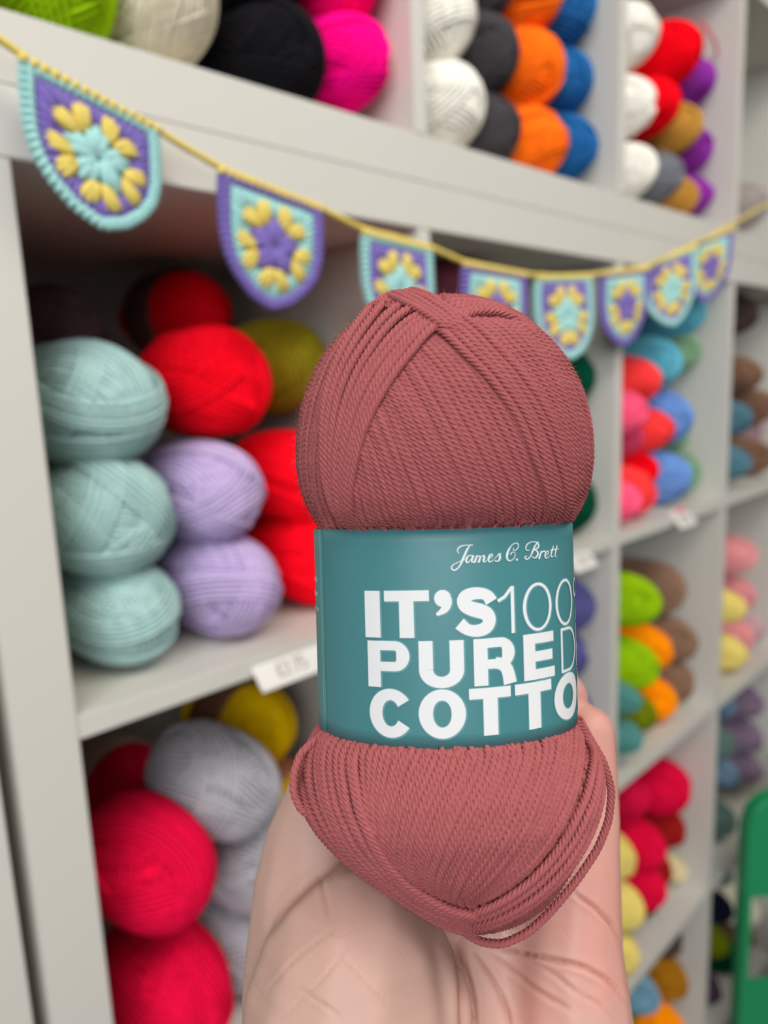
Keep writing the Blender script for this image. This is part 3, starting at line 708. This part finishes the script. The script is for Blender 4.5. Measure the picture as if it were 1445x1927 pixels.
# fibre halo
def fuzz(nh=13000):
    R_ = np.random.default_rng(9); v = R_.uniform(-.073, .074, nh); v = v[(v > .024) | (v < -.027)]; nh = len(v)
    th = R_.uniform(0, 2*PI, nh); a = Ap(v); P = np.stack([np.cos(th)*a+UC(v), v, np.sin(th)*a*ratio(v)], 1); N = gradn(P)
    T = R_.normal(0, 1, (nh, 3)); T -= (T*N).sum(1, keepdims=True)*N; T /= np.linalg.norm(T, axis=1, keepdims=True)
    L_ = R_.uniform(.0006, .0028, nh)[:, None]; P = P+N*.0015; P1 = P+(N*.7+T*.9)*L_*.5; P2 = P+(N*.9+T*2.0)*L_*.6
    w = np.cross(N, T)*.000026; V = np.stack([P-w, P+w, P1-w*.8, P1+w*.8, P2-w*.3, P2+w*.3], 1).reshape(-1, 3)
    i = np.arange(nh)[:, None]*6; Q = np.concatenate([i+np.array([[0, 1, 3, 2]]), i+np.array([[2, 3, 5, 4]])])
    o = blink('fibre_halo', np_mesh('fibre_halo', V, Q, M_rose)); o['kind'] = 'stuff'
fuzz()

# ------------------------------------------------------------------ paper label with its print
ta = np.linspace(0, 2*PI, 4001); xs, ys = np.sin(ta)*LA, np.cos(ta)*LB        # angle 0 faces the camera, positive to the right
ss = np.concatenate([[0], np.cumsum(np.hypot(np.diff(xs), np.diff(ys)))]); SL = ss[-1]
def s2t(s): return np.interp(np.mod(s, SL), ss, ta)
def lab(s, v, off=0.):
    t = s2t(np.asarray(s, float)); nx, ny = np.sin(t)/LA, np.cos(t)/LB; nn = np.hypot(nx, ny)
    return np.stack([np.sin(t)*LA+nx/nn*off, np.asarray(v, float)+0*t, np.cos(t)*LB+ny/nn*off], -1)
def px2sv(px, py):
    w = FW+(px-W_/2)/F_*RT-(py-H_/2)/F_*UP; d = np.array([w@AU, w@AV, w@AWv]); o = CL
    a = (d[0]/LA)**2+(d[2]/LB)**2; b_ = 2*(o[0]*d[0]/LA**2+o[2]*d[2]/LB**2); c = (o[0]/LA)**2+(o[2]/LB)**2-1
    t = (-b_-math.sqrt(max(b_*b_-4*a*c, 0)))/(2*a); p = o+d*t; th = math.atan2(p[0]/LA, p[2]/LB)
    s = np.interp(abs(th), ta, ss)*(1 if th > 0 else -1); return s, p[1]
VT, VB = VTOP, VBOT
print('true', px2sv(780, 992)[1], px2sv(817, 1409)[1], 'label', VT, VB, 'SL', SL)
def sheet(s0, s1, v0, v1, off, ns, nv, thick=.00018):
    s_ = np.linspace(s0, s1, ns); v_ = np.linspace(v0, v1, nv); SS, VV = np.meshgrid(s_, v_, indexing='ij')
    R_ = []
    for o_ in (off, off-thick): R_.append(lab(SS.ravel(), VV.ravel(), o_))
    i, j = np.meshgrid(np.arange(ns-1), np.arange(nv-1), indexing='ij'); a = i*nv+j; Qf = np.stack([a, a+nv, a+nv+1, a+1], -1).reshape(-1, 4)
    N_ = ns*nv; Qb = Qf[:, ::-1]+N_; E = []
    for i in range(ns-1):
        a, c = i*nv, (i+1)*nv; E.append((a, a+N_, c+N_, c)); a += nv-1; c += nv-1; E.append((a, c, c+N_, a+N_))
    for j in range(nv-1):
        E.append((j, j+1, j+1+N_, j+N_)); a = (ns-1)*nv+j; E.append((a, a+N_, a+1+N_, a+1))
    return np.vstack(R_), np.vstack([Qf, Qb, np.array(E)])
s_fold = px2sv(608, 1200)[0]
mb = MB(); mb.add(*sheet(s_fold, s_fold+SL*.999, VB, VT, 0, 240, 16)); blink('paper_label', mb, M_label)
mb = MB(); mb.add(*sheet(s_fold-.014, s_fold+.0004, VB+.0001, VT-.0001, .00035, 24, 12)); mb.add(*sheet(s_fold+.0002, s_fold+.0009, VB+.0001, VT-.0001, .0002, 4, 12)); blink('label_overlap', mb, M_label_in)

def ribbon(path, wid, closed=False, nw=4, step=.04):
    "flat stroke in label units (x right, y up), returns verts2d and quads"
    P = np.asarray(path, float); wid = np.asarray(wid, float)
    if closed: P = np.vstack([P, P[:1]])
    s = np.concatenate([[0], np.cumsum(np.linalg.norm(np.diff(P, axis=0), axis=1))]); n = max(2, int(s[-1]/step)+1)
    t = np.linspace(0, s[-1], n); Wd = np.interp(t, s, wid if wid.ndim else np.full(len(P), float(wid))) if wid.ndim == 0 or len(wid) == len(P) else np.interp(t, np.linspace(0, s[-1], len(wid)), wid)
    Q_ = np.stack([np.interp(t, s, P[:, 0]), np.interp(t, s, P[:, 1])], 1)
    if closed: T = np.roll(Q_[:-1], -1, 0)-np.roll(Q_[:-1], 1, 0); T = np.vstack([T, T[:1]])
    else: T = np.gradient(Q_, axis=0)
    T /= np.linalg.norm(T, axis=1, keepdims=True)+1e-12; N = np.stack([-T[:, 1], T[:, 0]], 1)
    k = np.linspace(-.5, .5, nw+1); V = Q_[:, None, :]+N[:, None, :]*(k[None, :, None]*Wd[:, None, None])
    i, j = np.meshgrid(np.arange(n-1), np.arange(nw), indexing='ij'); a = i*(nw+1)+j
    return V.reshape(-1, 2), np.stack([a, a+1, a+nw+2, a+nw+1], -1).reshape(-1, 4)
def ell(cx, cy, rx, ry, a0, a1, n=40):
    a = np.radians(np.linspace(a0, a1, n)); return np.stack([cx+rx*np.cos(a), cy+ry*np.sin(a)], 1)
def vw(a0, a1, n, ws, wt):     # width: ws at the sides, wt at top and bottom
    a = np.radians(np.linspace(a0, a1, n)); return wt+(ws-wt)*np.cos(a)**2
def glyph(ch, w):
    "heavy and light letters in a box w x 1; list of (path, width, closed)"
    t, h = .30, .225
    if ch == 'I': return [([(w/2, 0), (w/2, 1)], w, 0)]
    if ch == 'T': return [([(0, 1-h/2), (w, 1-h/2)], h, 0), ([(w/2, 0), (w/2, .9)], t*1.05, 0)]
    if ch == 'P' or ch == 'R':
        r0 = .325; cy = 1-r0
        L_ = [([(t/2, 0), (t/2, 1)], t, 0), ([(t*.9, 1-.10), (w-r0, 1-.10)], .20, 0), ([(t*.9, cy-r0+.10), (w-r0, cy-r0+.10)], .20, 0),
              (ell(w-r0-.01, cy, r0-.145, r0-.10, 92, -92, 30), vw(92, -92, 30, .29, .20), 0)]
        if ch == 'R': L_.append((resample([(w*.50, .47), (w*.66, .44), (w*.78, .34), (w*.83, .18), (w*.86, 0)], 24), np.linspace(.24, .30, 24), 0))
        return L_
    if ch == 'U': 
        return [([(t/2, .38), (t/2, 1)], t, 0), ([(w-t/2, .38), (w-t/2, 1)], t, 0), (ell(w/2, .38, w/2-t/2, .38-.115, 178, 362, 34), vw(178, 362, 34, t, .24), 0)]
    if ch == 'E': return [([(t/2, 0), (t/2, 1)], t, 0)]+[([(t*.9, y), (q*w, y)], h*.98, 0) for y, q in ((1-h/2, .98), (.5, .93), (h/2, 1))]
    if ch == 'O': return [(ell(w/2, .5, w/2-t/2, .52-.12, 0, 360, 60), vw(0, 360, 60, t, .235), 1)]
    if ch == 'C': return [(ell(w/2, .5, w/2-t/2, .52-.12, 33, 327, 52), vw(33, 327, 52, t, .24), 0)]
    if ch == 'S':
        p = [(w-.10, .70), (w*.80, .845), (w*.62, .895), (w*.42, .895), (w*.24, .84), (w*.19, .74), (w*.24, .64), (w*.42, .565), (w*.62, .515), (w*.78, .45), (w*.835, .33), (w*.80, .20), (w*.66, .12), (w*.47, .10), (w*.28, .135), (.085, .28)]
        return [(resample(p, 50), np.interp(np.linspace(0, 1, 50), [0, .1, .25, .5, .75, .9, 1], [.27, .23, .27, .31, .27, .23, .27]), 0)]
    if ch == "'": return [(ell(w*.50, .82, .09, .09, 0, 360, 24), .18, 1), (resample([(w*.74, .88), (w*.80, .76), (w*.70, .62), (w*.45, .54), (w*.10, .48)], 24), np.interp(np.linspace(0, 1, 24), [0, .3, .65, 1], [.16, .20, .15, .06]), 0)]
    if ch == 'N': return [([(t/2, 0), (t/2, 1)], t, 0), ([(w-t/2, 0), (w-t/2, 1)], t, 0), ([(t*.5, .92), (w-t*.5, .08)], t, 0)]
    if ch == '1': return [([(w-.04, 0), (w-.04, 1)], .075, 0), ([(0, .70), (w*.42, .78), (w*.85, .97)], .065, 0)]
    if ch == '0': return [(ell(w/2, .5, w/2-.035, .49, 0, 360, 60), vw(0, 360, 60, .08, .06), 1)]
    if ch == '%': return [(ell(w*.22, .76, .14, .20, 0, 360, 30), .06, 1), (ell(w*.78, .24, .14, .20, 0, 360, 30), .06, 1), ([(w*.2, 0), (w*.8, 1)], .06, 0)]
    if ch == 'D': return [([(.035, 0), (.035, 1)], .07, 0), ([(.03, .97), (w-.42, .97)], .06, 0), ([(.03, .03), (w-.42, .03)], .06, 0), (ell(w-.44, .5, .40, .47, 92, -92, 40), vw(92, -92, 40, .075, .06), 0)]
    if ch == 'K': return [([(.035, 0), (.035, 1)], .07, 0), ([(.03, .35), (w, 1)], .065, 0), ([(w*.35, .58), (w, 0)], .065, 0)]
def put(mb, halo, V, Q, s0, v0, H, kx, tilt, off):
    s = s0+V[:, 0]*kx; v = v0+V[:, 1]*H+tilt*s; mb.add(lab(s, v, off), Q)
K2 = lambda x: x/2.491+560
KY = lambda y: y/2.491+950
# slope of the text lines, measured from baselines near the front
sA, vA = px2sv(K2(355), KY(620)); sB, vB_ = px2sv(K2(1125), KY(585)); TILT = (vB_-vA)/(sB-sA); print('tilt', TILT)
white, halo = MB(), MB()
lines = [
 (('I', 320, 390), ('T', 410, 620), ("'", 645, 722), ('S', 740, 932), ('1', 940, 1017), ('0', 1058, 1190), ('0', 1210, None), ('%', None, None)),
 (('P', 328, 524), ('U', 565, 776), ('R', 822, 1015), ('E', 1055, 1198), ('D', 1230, None), ('K', None, None)),
 (('C', 330, 532), ('O', 558, 779), ('T', 795, 990), ('T', 1010, 1180), ('O', 1193, None), ('N', None, None))]
defw = {'0': .0079, '%': .0085, 'D': .0078, 'K': .0070, 'O': .0112, 'N': .0105}
ly = [((355, 403), (355, 621)), ((365, 636), (365, 852)), ((430, 866), (430, 1086))]
for ln, (tp, bt) in zip(lines, ly):
    s1, vt = px2sv(K2(tp[0]), KY(tp[1])); s2, vb = px2sv(K2(bt[0]), KY(bt[1])); v0 = vb-TILT*s2; H = vt-vb; cur = 0
    for ch, x0, x1 in ln:
        a = px2sv(K2(x0), KY(600))[0] if x0 else cur+.0012
        e = px2sv(K2(x1), KY(600))[0] if x1 else a+defw[ch]
        cur = e; wu = (e-a)/H
        thin = ch in '10%DK'
        for path, wd, cl in glyph(ch, wu):
            V, Q = ribbon(path, wd, bool(cl)); put(white, None, V, Q, a, v0, H, H, TILT, .00016)
            V, Q = ribbon(path, np.asarray(wd, float)+.055, bool(cl)); put(halo, None, V, Q, a+.00012, v0-.0001, H, H, TILT, .00008)
        if ch == "'": pass
blink('label_halo_print', halo, M_halo); blink('label_title_print', white, M_white)
# cursive maker's line
cur = [
 ([(225, 268), (206, 245), (212, 215), (245, 192), (300, 183), (358, 184)], [4, 7, 9, 6, 5, 8]),
 ([(328, 186), (300, 230), (270, 300), (245, 360), (218, 405), (185, 430), (155, 425), (146, 402), (165, 375), (215, 350), (270, 330), (300, 318)], [6, 12, 15, 15, 12, 8, 9, 9, 6, 5, 5, 4]),
 ([(350, 290), (325, 280), (300, 305), (290, 340), (300, 358), (322, 348), (345, 310)], [5, 6, 12, 13, 8, 5, 4]), ([(362, 283), (345, 335), (350, 356), (375, 340)], [13, 13, 9, 4]),
 ([(398, 285), (372, 357)], [12, 13]), ([(382, 325), (405, 295), (425, 283), (430, 300), (412, 355)], [3, 4, 8, 13, 13]), ([(418, 322), (445, 292), (465, 282), (472, 298), (456, 340), (468, 352), (492, 332)], [3, 4, 8, 13, 12, 7, 4]),
 ([(500, 325), (530, 308), (552, 280), (540, 266), (518, 285), (504, 325), (515, 350), (540, 342), (565, 318)], [3, 4, 7, 7, 12, 13, 8, 5, 3]),
 ([(568, 315), (600, 282), (612, 262), (618, 275), (632, 262)], [3, 4, 7, 6, 4]), ([(612, 265), (622, 300), (612, 332), (590, 344), (572, 335)], [7, 14, 13, 7, 8]),
 ([(752, 210), (742, 235), (765, 240), (795, 212), (800, 175), (775, 160), (735, 180), (700, 235), (684, 290), (692, 330), (720, 340), (755, 315), (770, 275), (760, 250), (735, 250), (722, 278)], [4, 5, 5, 6, 7, 5, 6, 12, 16, 13, 8, 5, 5, 4, 5, 9]),
 ([(775, 322), (790, 328)], [14, 14]),
 ([(905, 232), (880, 240), (864, 215), (880, 175), (925, 150), (975, 155), (998, 180), (985, 215), (945, 232)], [4, 6, 9, 6, 5, 6, 13, 10, 4]), ([(945, 230), (980, 240), (988, 275), (965, 308), (938, 310), (930, 290)], [4, 9, 15, 10, 6, 4]),
 ([(992, 148), (958, 190), (935, 245), (912, 300), (880, 325), (855, 312), (862, 288), (880, 292)], [4, 10, 14, 12, 7, 8, 7, 6]),
 ([(1020, 240), (996, 320)], [11, 13]), ([(1003, 285), (1028, 250), (1050, 238), (1056, 252)], [3, 4, 9, 11]),
 ([(1056, 290), (1080, 275), (1094, 250), (1082, 238), (1062, 258), (1052, 290), (1062, 314), (1084, 305), (1102, 285)], [3, 4, 7, 6, 11, 12, 8, 4, 3]),
 ([(1136, 192), (1110, 280), (1114, 304), (1138, 290)], [9, 13, 9, 4]), ([(1105, 234), (1150, 228)], [6, 6]),
 ([(1172, 186), (1150, 278), (1152, 300), (1168, 294)], [9, 13, 9, 4]), ([(1142, 228), (1186, 220)], [6, 6])]
scr, scrh = MB(), MB(); s0_, v0_ = px2sv(820+600/5.16, 990+330/5.16)
kpx = .000158/5.16*.72
for path, wd in cur:
    sv = np.array([px2sv(820+x/5.16, 990+y/5.16) for x, y in path]); sv = resample(sv, max(10, len(sv)*6)) if len(sv) > 2 else sv
    # keep tight curls: blend smoothing with the raw path
    w_ = np.interp(np.linspace(0, 1, len(sv)), np.linspace(0, 1, len(wd)), wd)*3.3e-5
    V, Q = ribbon(sv, w_, False, 3, .0002); scr.add(lab(V[:, 0], V[:, 1], .00016), Q)
    V, Q = ribbon(sv+np.array([.00012, -.00008]), w_*1.3+.0001, False, 3, .0002); scrh.add(lab(V[:, 0], V[:, 1], .00008), Q)
blink('label_halo_print', scrh, M_halo); blink('label_maker_print', scr, M_white)
# small print on the left flank
def small_text(txt, s_right, v, size):
    cu = bpy.data.curves.new('t', 'FONT'); cu.body = txt; cu.size = size; cu.align_x = 'RIGHT'
    o = bpy.data.objects.new('t', cu); C.objects.link(o); bpy.context.view_layer.update()
    me = bpy.data.meshes.new_from_object(o.evaluated_get(bpy.context.evaluated_depsgraph_get())); bpy.data.objects.remove(o)
    n = len(me.vertices); co = np.empty(n*3, np.float32); me.vertices.foreach_get('co', co); co = co.reshape(-1, 3).astype(float)
    L_ = lab(s_right+co[:, 0], v+co[:, 1]-co[:, 0]*.0, .00055); me.vertices.foreach_set('co', L_.astype(np.float32).ravel()); me.materials.clear(); me.materials.append(M_white)
    blink('label_small_print', me)
for txt, px, py in (('with', 602, 1095), ('under', 603, 1122), ('ge for', 605, 1151)):
    s_, v_ = px2sv(px, py); small_text(txt, s_, v_, .0021)

# ------------------------------------------------------------------ the hand
def hand():
    bm = bmesh.new()
    def cap(a, c, r0, r1, n=7):
        a, c = cp(*a), cp(*c); 
        L_ = np.linalg.norm(c-a); k = max(2, int(L_/.004))
        for i in range(k+1):
            f = i/k; p = a*(1-f)+c*f; r = (r0*(1-f)+r1*f)/1000
            bmesh.ops.create_icosphere(bm, subdivisions=2, radius=r, matrix=Matrix.Translation(Vector(p)))
    def chain(pts):
        for (a, r0), (c, r1) in zip(pts[:-1], pts[1:]): cap(a, c, r0, r1)
    # little finger and the outer edge of the palm
    chain([((1106, 1378, .226), 8.6), ((1104, 1455, .224), 9.6), ((1098, 1540, .220), 11), ((1085, 1640, .216), 13), ((1068, 1780, .213), 16), ((1070, 1950, .208), 19), ((1030, 2150, .202), 23)])
    # ring finger, its tip just visible beside the label
    chain([((1056, 1310, .233), 8.6), ((1050, 1400, .234), 9.4), ((1030, 1530, .230), 10.5), ((1000, 1680, .224), 14), ((980, 1850, .220), 18), ((960, 2100, .210), 23)])
    # middle and index fingers curl up behind the ball
    chain([((950, 1225, .226), 8.4), ((950, 1330, .236), 9.2), ((930, 1500, .234), 10.5), ((900, 1680, .227), 15), ((880, 1850, .221), 19), ((860, 2100, .210), 24)])
    chain([((840, 1235, .226), 8.4), ((835, 1340, .236), 9.2), ((820, 1500, .233), 10.8), ((790, 1660, .226), 15), ((780, 1850, .219), 19), ((790, 2100, .209), 24)])
    # thumb and its mound
    chain([((668, 1345, .219), 8.2), ((640, 1420, .216), 9.8), ((614, 1500, .211), 12.0), ((594, 1590, .206), 14.8), ((588, 1680, .202), 17), ((612, 1850, .196), 23), ((640, 2050, .194), 27)])
    chain([((676, 1760, .184), 17.5), ((660, 1830, .182), 23.5), ((655, 1920, .181), 27), ((665, 2050, .184), 28), ((740, 2250, .194), 27)])
    chain([((740, 1800, .187), 15), ((755, 1900, .185), 19), ((770, 2050, .188), 22)])
        # heel of the hand, wrist, forearm
    for x0, d in ((760, .200), (850, .200), (940, .202), (1020, .204)):
        chain([((x0, 2050, d+.006), 22), ((x0-(x0-880)*.25, 2350, d), 21), ((x0-(x0-880)*.35, 2700, .196), 22), ((x0-(x0-880)*.1, 3600, .190), 27), ((x0, 4600, .185), 31)])
    me = bpy.data.meshes.new('hand'); bm.to_mesh(me); bm.free()
    o = link('hand', me)
    md = o.modifiers.new('r', 'REMESH'); md.mode = 'VOXEL'; md.voxel_size = .00075; md.use_smooth_shade = True
    sm = o.modifiers.new('s', 'SMOOTH'); sm.factor = .5; sm.iterations = 44
    bpy.context.view_layer.update()
    me2 = bpy.data.meshes.new_from_object(o.evaluated_get(bpy.context.evaluated_depsgraph_get())); o.modifiers.clear(); o.data = me2; me2.name = 'hand'
    n = len(me2.vertices); co = np.empty(n*3, np.float32); me2.vertices.foreach_get('co', co); co = co.reshape(-1, 3).astype(float)
    nr = np.empty(n*3, np.float32); me2.vertices.foreach_get('normal', nr); nr = nr.reshape(-1, 3).astype(float)
    d = co-CAM; z = d@FW; X = W_/2+F_*(d@RT)/z; Y = H_/2-F_*(d@UP)/z; front = ((nr*d).sum(1) < 0)
    disp = np.zeros(n); tint = np.zeros(n)
    CR = [([(1075, 1676), (1085, 1685), (1118, 1707), (1149, 1737), (1168, 1772)], .9, 3.5),
          ([(880, 1775), (919, 1781), (955, 1787), (994, 1795), (1035, 1805), (1091, 1817), (1132, 1837), (1160, 1858), (1180, 1890)], 1.2, 4),
          ([(886, 1790), (905, 1815), (925, 1842), (941, 1870), (955, 1909), (960, 1950)], .8, 4), ([(915, 1785), (941, 1812), (972, 1831), (1005, 1859), (1033, 1878), (1075, 1900)], .6, 4),
          ([(872, 1810), (884, 1851), (891, 1887), (893, 1960)], .9, 4.5), ([(850, 1770), (862, 1804), (869, 1850), (872, 1960)], .9, 6), ([(985, 1800), (1045, 1835), (1080, 1865), (1127, 1890), (1165, 1930)], .35, 4),
          ([(645, 1622), (605, 1647), (567, 1679), (535, 1712), (505, 1760)], .7, 6), ([(600, 1640), (612, 1690), (618, 1730)], .3, 4),
          ([(555, 1855), (610, 1890), (660, 1927)], .3, 3), ([(640, 1800), (700, 1860), (740, 1900)], .25, 3), ([(520, 1930), (600, 1850), (680, 1760)], .25, 3), ([(497, 1870), (560, 1800), (640, 1740)], .22, 3),
          ([(1092, 1305), (1100, 1318), (1112, 1322)], .2, 4)]
    for path, dep, sg in CR:
        P = resample(path, 60); dm = np.full(n, 1e9)
        sel = np.where(front & (X > P[:, 0].min()-30) & (X < P[:, 0].max()+30) & (Y > P[:, 1].min()-30) & (Y < P[:, 1].max()+30))[0]
        if len(sel) == 0: continue
        D2 = ((np.stack([X[sel], Y[sel]], 1)[:, None]-P[None])**2).sum(-1); am = D2.argmin(1)/59.; dd = np.sqrt(D2.min(1)); dep_ = dep*np.clip(np.minimum(am, 1-am)*4, 0, 1)**.7
        tint[sel] = np.maximum(tint[sel], np.minimum(dep_/.9, 1)*np.exp(-(dd/(sg*.75))**2))
        disp[sel] -= dep_*.0014*(np.exp(-(dd/sg)**2)-.25*np.exp(-((dd-sg*2.6)/(sg*1.5))**2))
    co += nr*disp[:, None]; me2.vertices.foreach_set('co', co.astype(np.float32).ravel()); me2.update()
    at_ = me2.attributes.new('crease', 'FLOAT', 'POINT'); at_.data.foreach_set('value', tint.astype(np.float32))
    o.data.materials.clear(); o.data.materials.append(skin())
    tag(o, "left hand, palm towards the viewer, holding up the dusty rose yarn ball", 'hand')
def skin():
    m = mat('skin', lin(198,158,146), .48, 0, 1., sss=.25, spec=.35); n = m.node_tree; L = n.links; b = n.nodes['Principled BSDF']
    tc = n.nodes['Texture Coordinate']
    t1 = n.nodes.new('ShaderNodeTexNoise'); t1.inputs['Scale'].default_value = 26; t1.inputs['Detail'].default_value = 4; L.new(tc.outputs['Object'], t1.inputs['Vector'])
    rp = n.nodes.new('ShaderNodeValToRGB'); e = rp.color_ramp.elements; e[0].position = .32; e[0].color = lin(194, 157, 143); e[1].position = .68; e[1].color = lin(206, 149, 136)
    x = rp.color_ramp.elements.new(.5); x.color = lin(197, 156, 143)
    L.new(t1.outputs['Fac'], rp.inputs[0]); L.new(rp.outputs[0], b.inputs['Base Color'])
    def M(op, a, c=None, d=None):
        q = n.nodes.new('ShaderNodeMath'); q.operation = op
        for k_, v_ in enumerate((a, c, d)):
            if v_ is None: continue
            if isinstance(v_, (int, float)): q.inputs[k_].default_value = v_
            else: L.new(v_, q.inputs[k_])
        return q.outputs[0]
    def dot(vec):
        q = n.nodes.new('ShaderNodeVectorMath'); q.operation = 'DOT_PRODUCT'; L.new(tc.outputs['Object'], q.inputs[0]); q.inputs[1].default_value = tuple(vec); return q.outputs['Value']
    def noise(sc, det=2):
        q = n.nodes.new('ShaderNodeTexNoise'); q.inputs['Scale'].default_value = sc; q.inputs['Detail'].default_value = det; L.new(tc.outputs['Object'], q.inputs['Vector']); return q.outputs['Fac']
    def lines(vec, spacing, wob):      # fine skin creases running across vec
        x = M('MULTIPLY_ADD', dot(vec), 2*PI/spacing, M('MULTIPLY', noise(45), wob)); q = M('SINE', x)
        y = M('MAXIMUM', M('MULTIPLY_ADD', q, 9, -8.0), 0); mk = M('MINIMUM', M('MAXIMUM', M('MULTIPLY_ADD', noise(120), 5, -2.1), 0), 1); return M('MULTIPLY', y, mk)
    l1 = lines(RT*.80+UP*.60, .0042, 14); l2 = lines(RT*.72-UP*.69, .0031, 14); l3 = lines(RT*.2+UP*.98, .0065, 16)
    fine = M('ADD', M('ADD', l1, l2), l3)
    # the outer palm and fingers are pinker than the ball of the thumb
    g = M('MULTIPLY_ADD', M('SUBTRACT', dot(RT), float(cp(820, 1700, .2)@RT)), 4.6, .45); fac = M('MULTIPLY_ADD', M('SUBTRACT', t1.outputs['Fac'], .5), .9, g); L.new(fac, rp.inputs[0])
    att = n.nodes.new('ShaderNodeAttribute'); att.attribute_name = 'crease'
    mxc = n.nodes.new('ShaderNodeMix'); mxc.data_type = 'RGBA'; L.new(M('MULTIPLY', att.outputs['Fac'], .55), mxc.inputs['Factor']); L.new(rp.outputs[0], mxc.inputs['A']); mxc.inputs['B'].default_value = lin(172, 104, 88)  # redder skin in the creases, with some groove shade painted into the colour
    L.new(mxc.outputs['Result'], b.inputs['Base Color'])
    v = n.nodes.new('ShaderNodeTexVoronoi'); v.inputs['Scale'].default_value = 1100; v.feature = 'DISTANCE_TO_EDGE'; L.new(tc.outputs['Object'], v.inputs['Vector'])
    class _A: pass
    ad = _A(); ad.outputs = [M('SUBTRACT', M('MULTIPLY', v.outputs['Distance'], .35), M('MULTIPLY', fine, .55))]
    bp = n.nodes.new('ShaderNodeBump'); bp.inputs['Strength'].default_value = .15; bp.inputs['Distance'].default_value = .00035
    L.new(ad.outputs[0], bp.inputs['Height']); L.new(bp.outputs[0], b.inputs['Normal'])
    return m
hand()
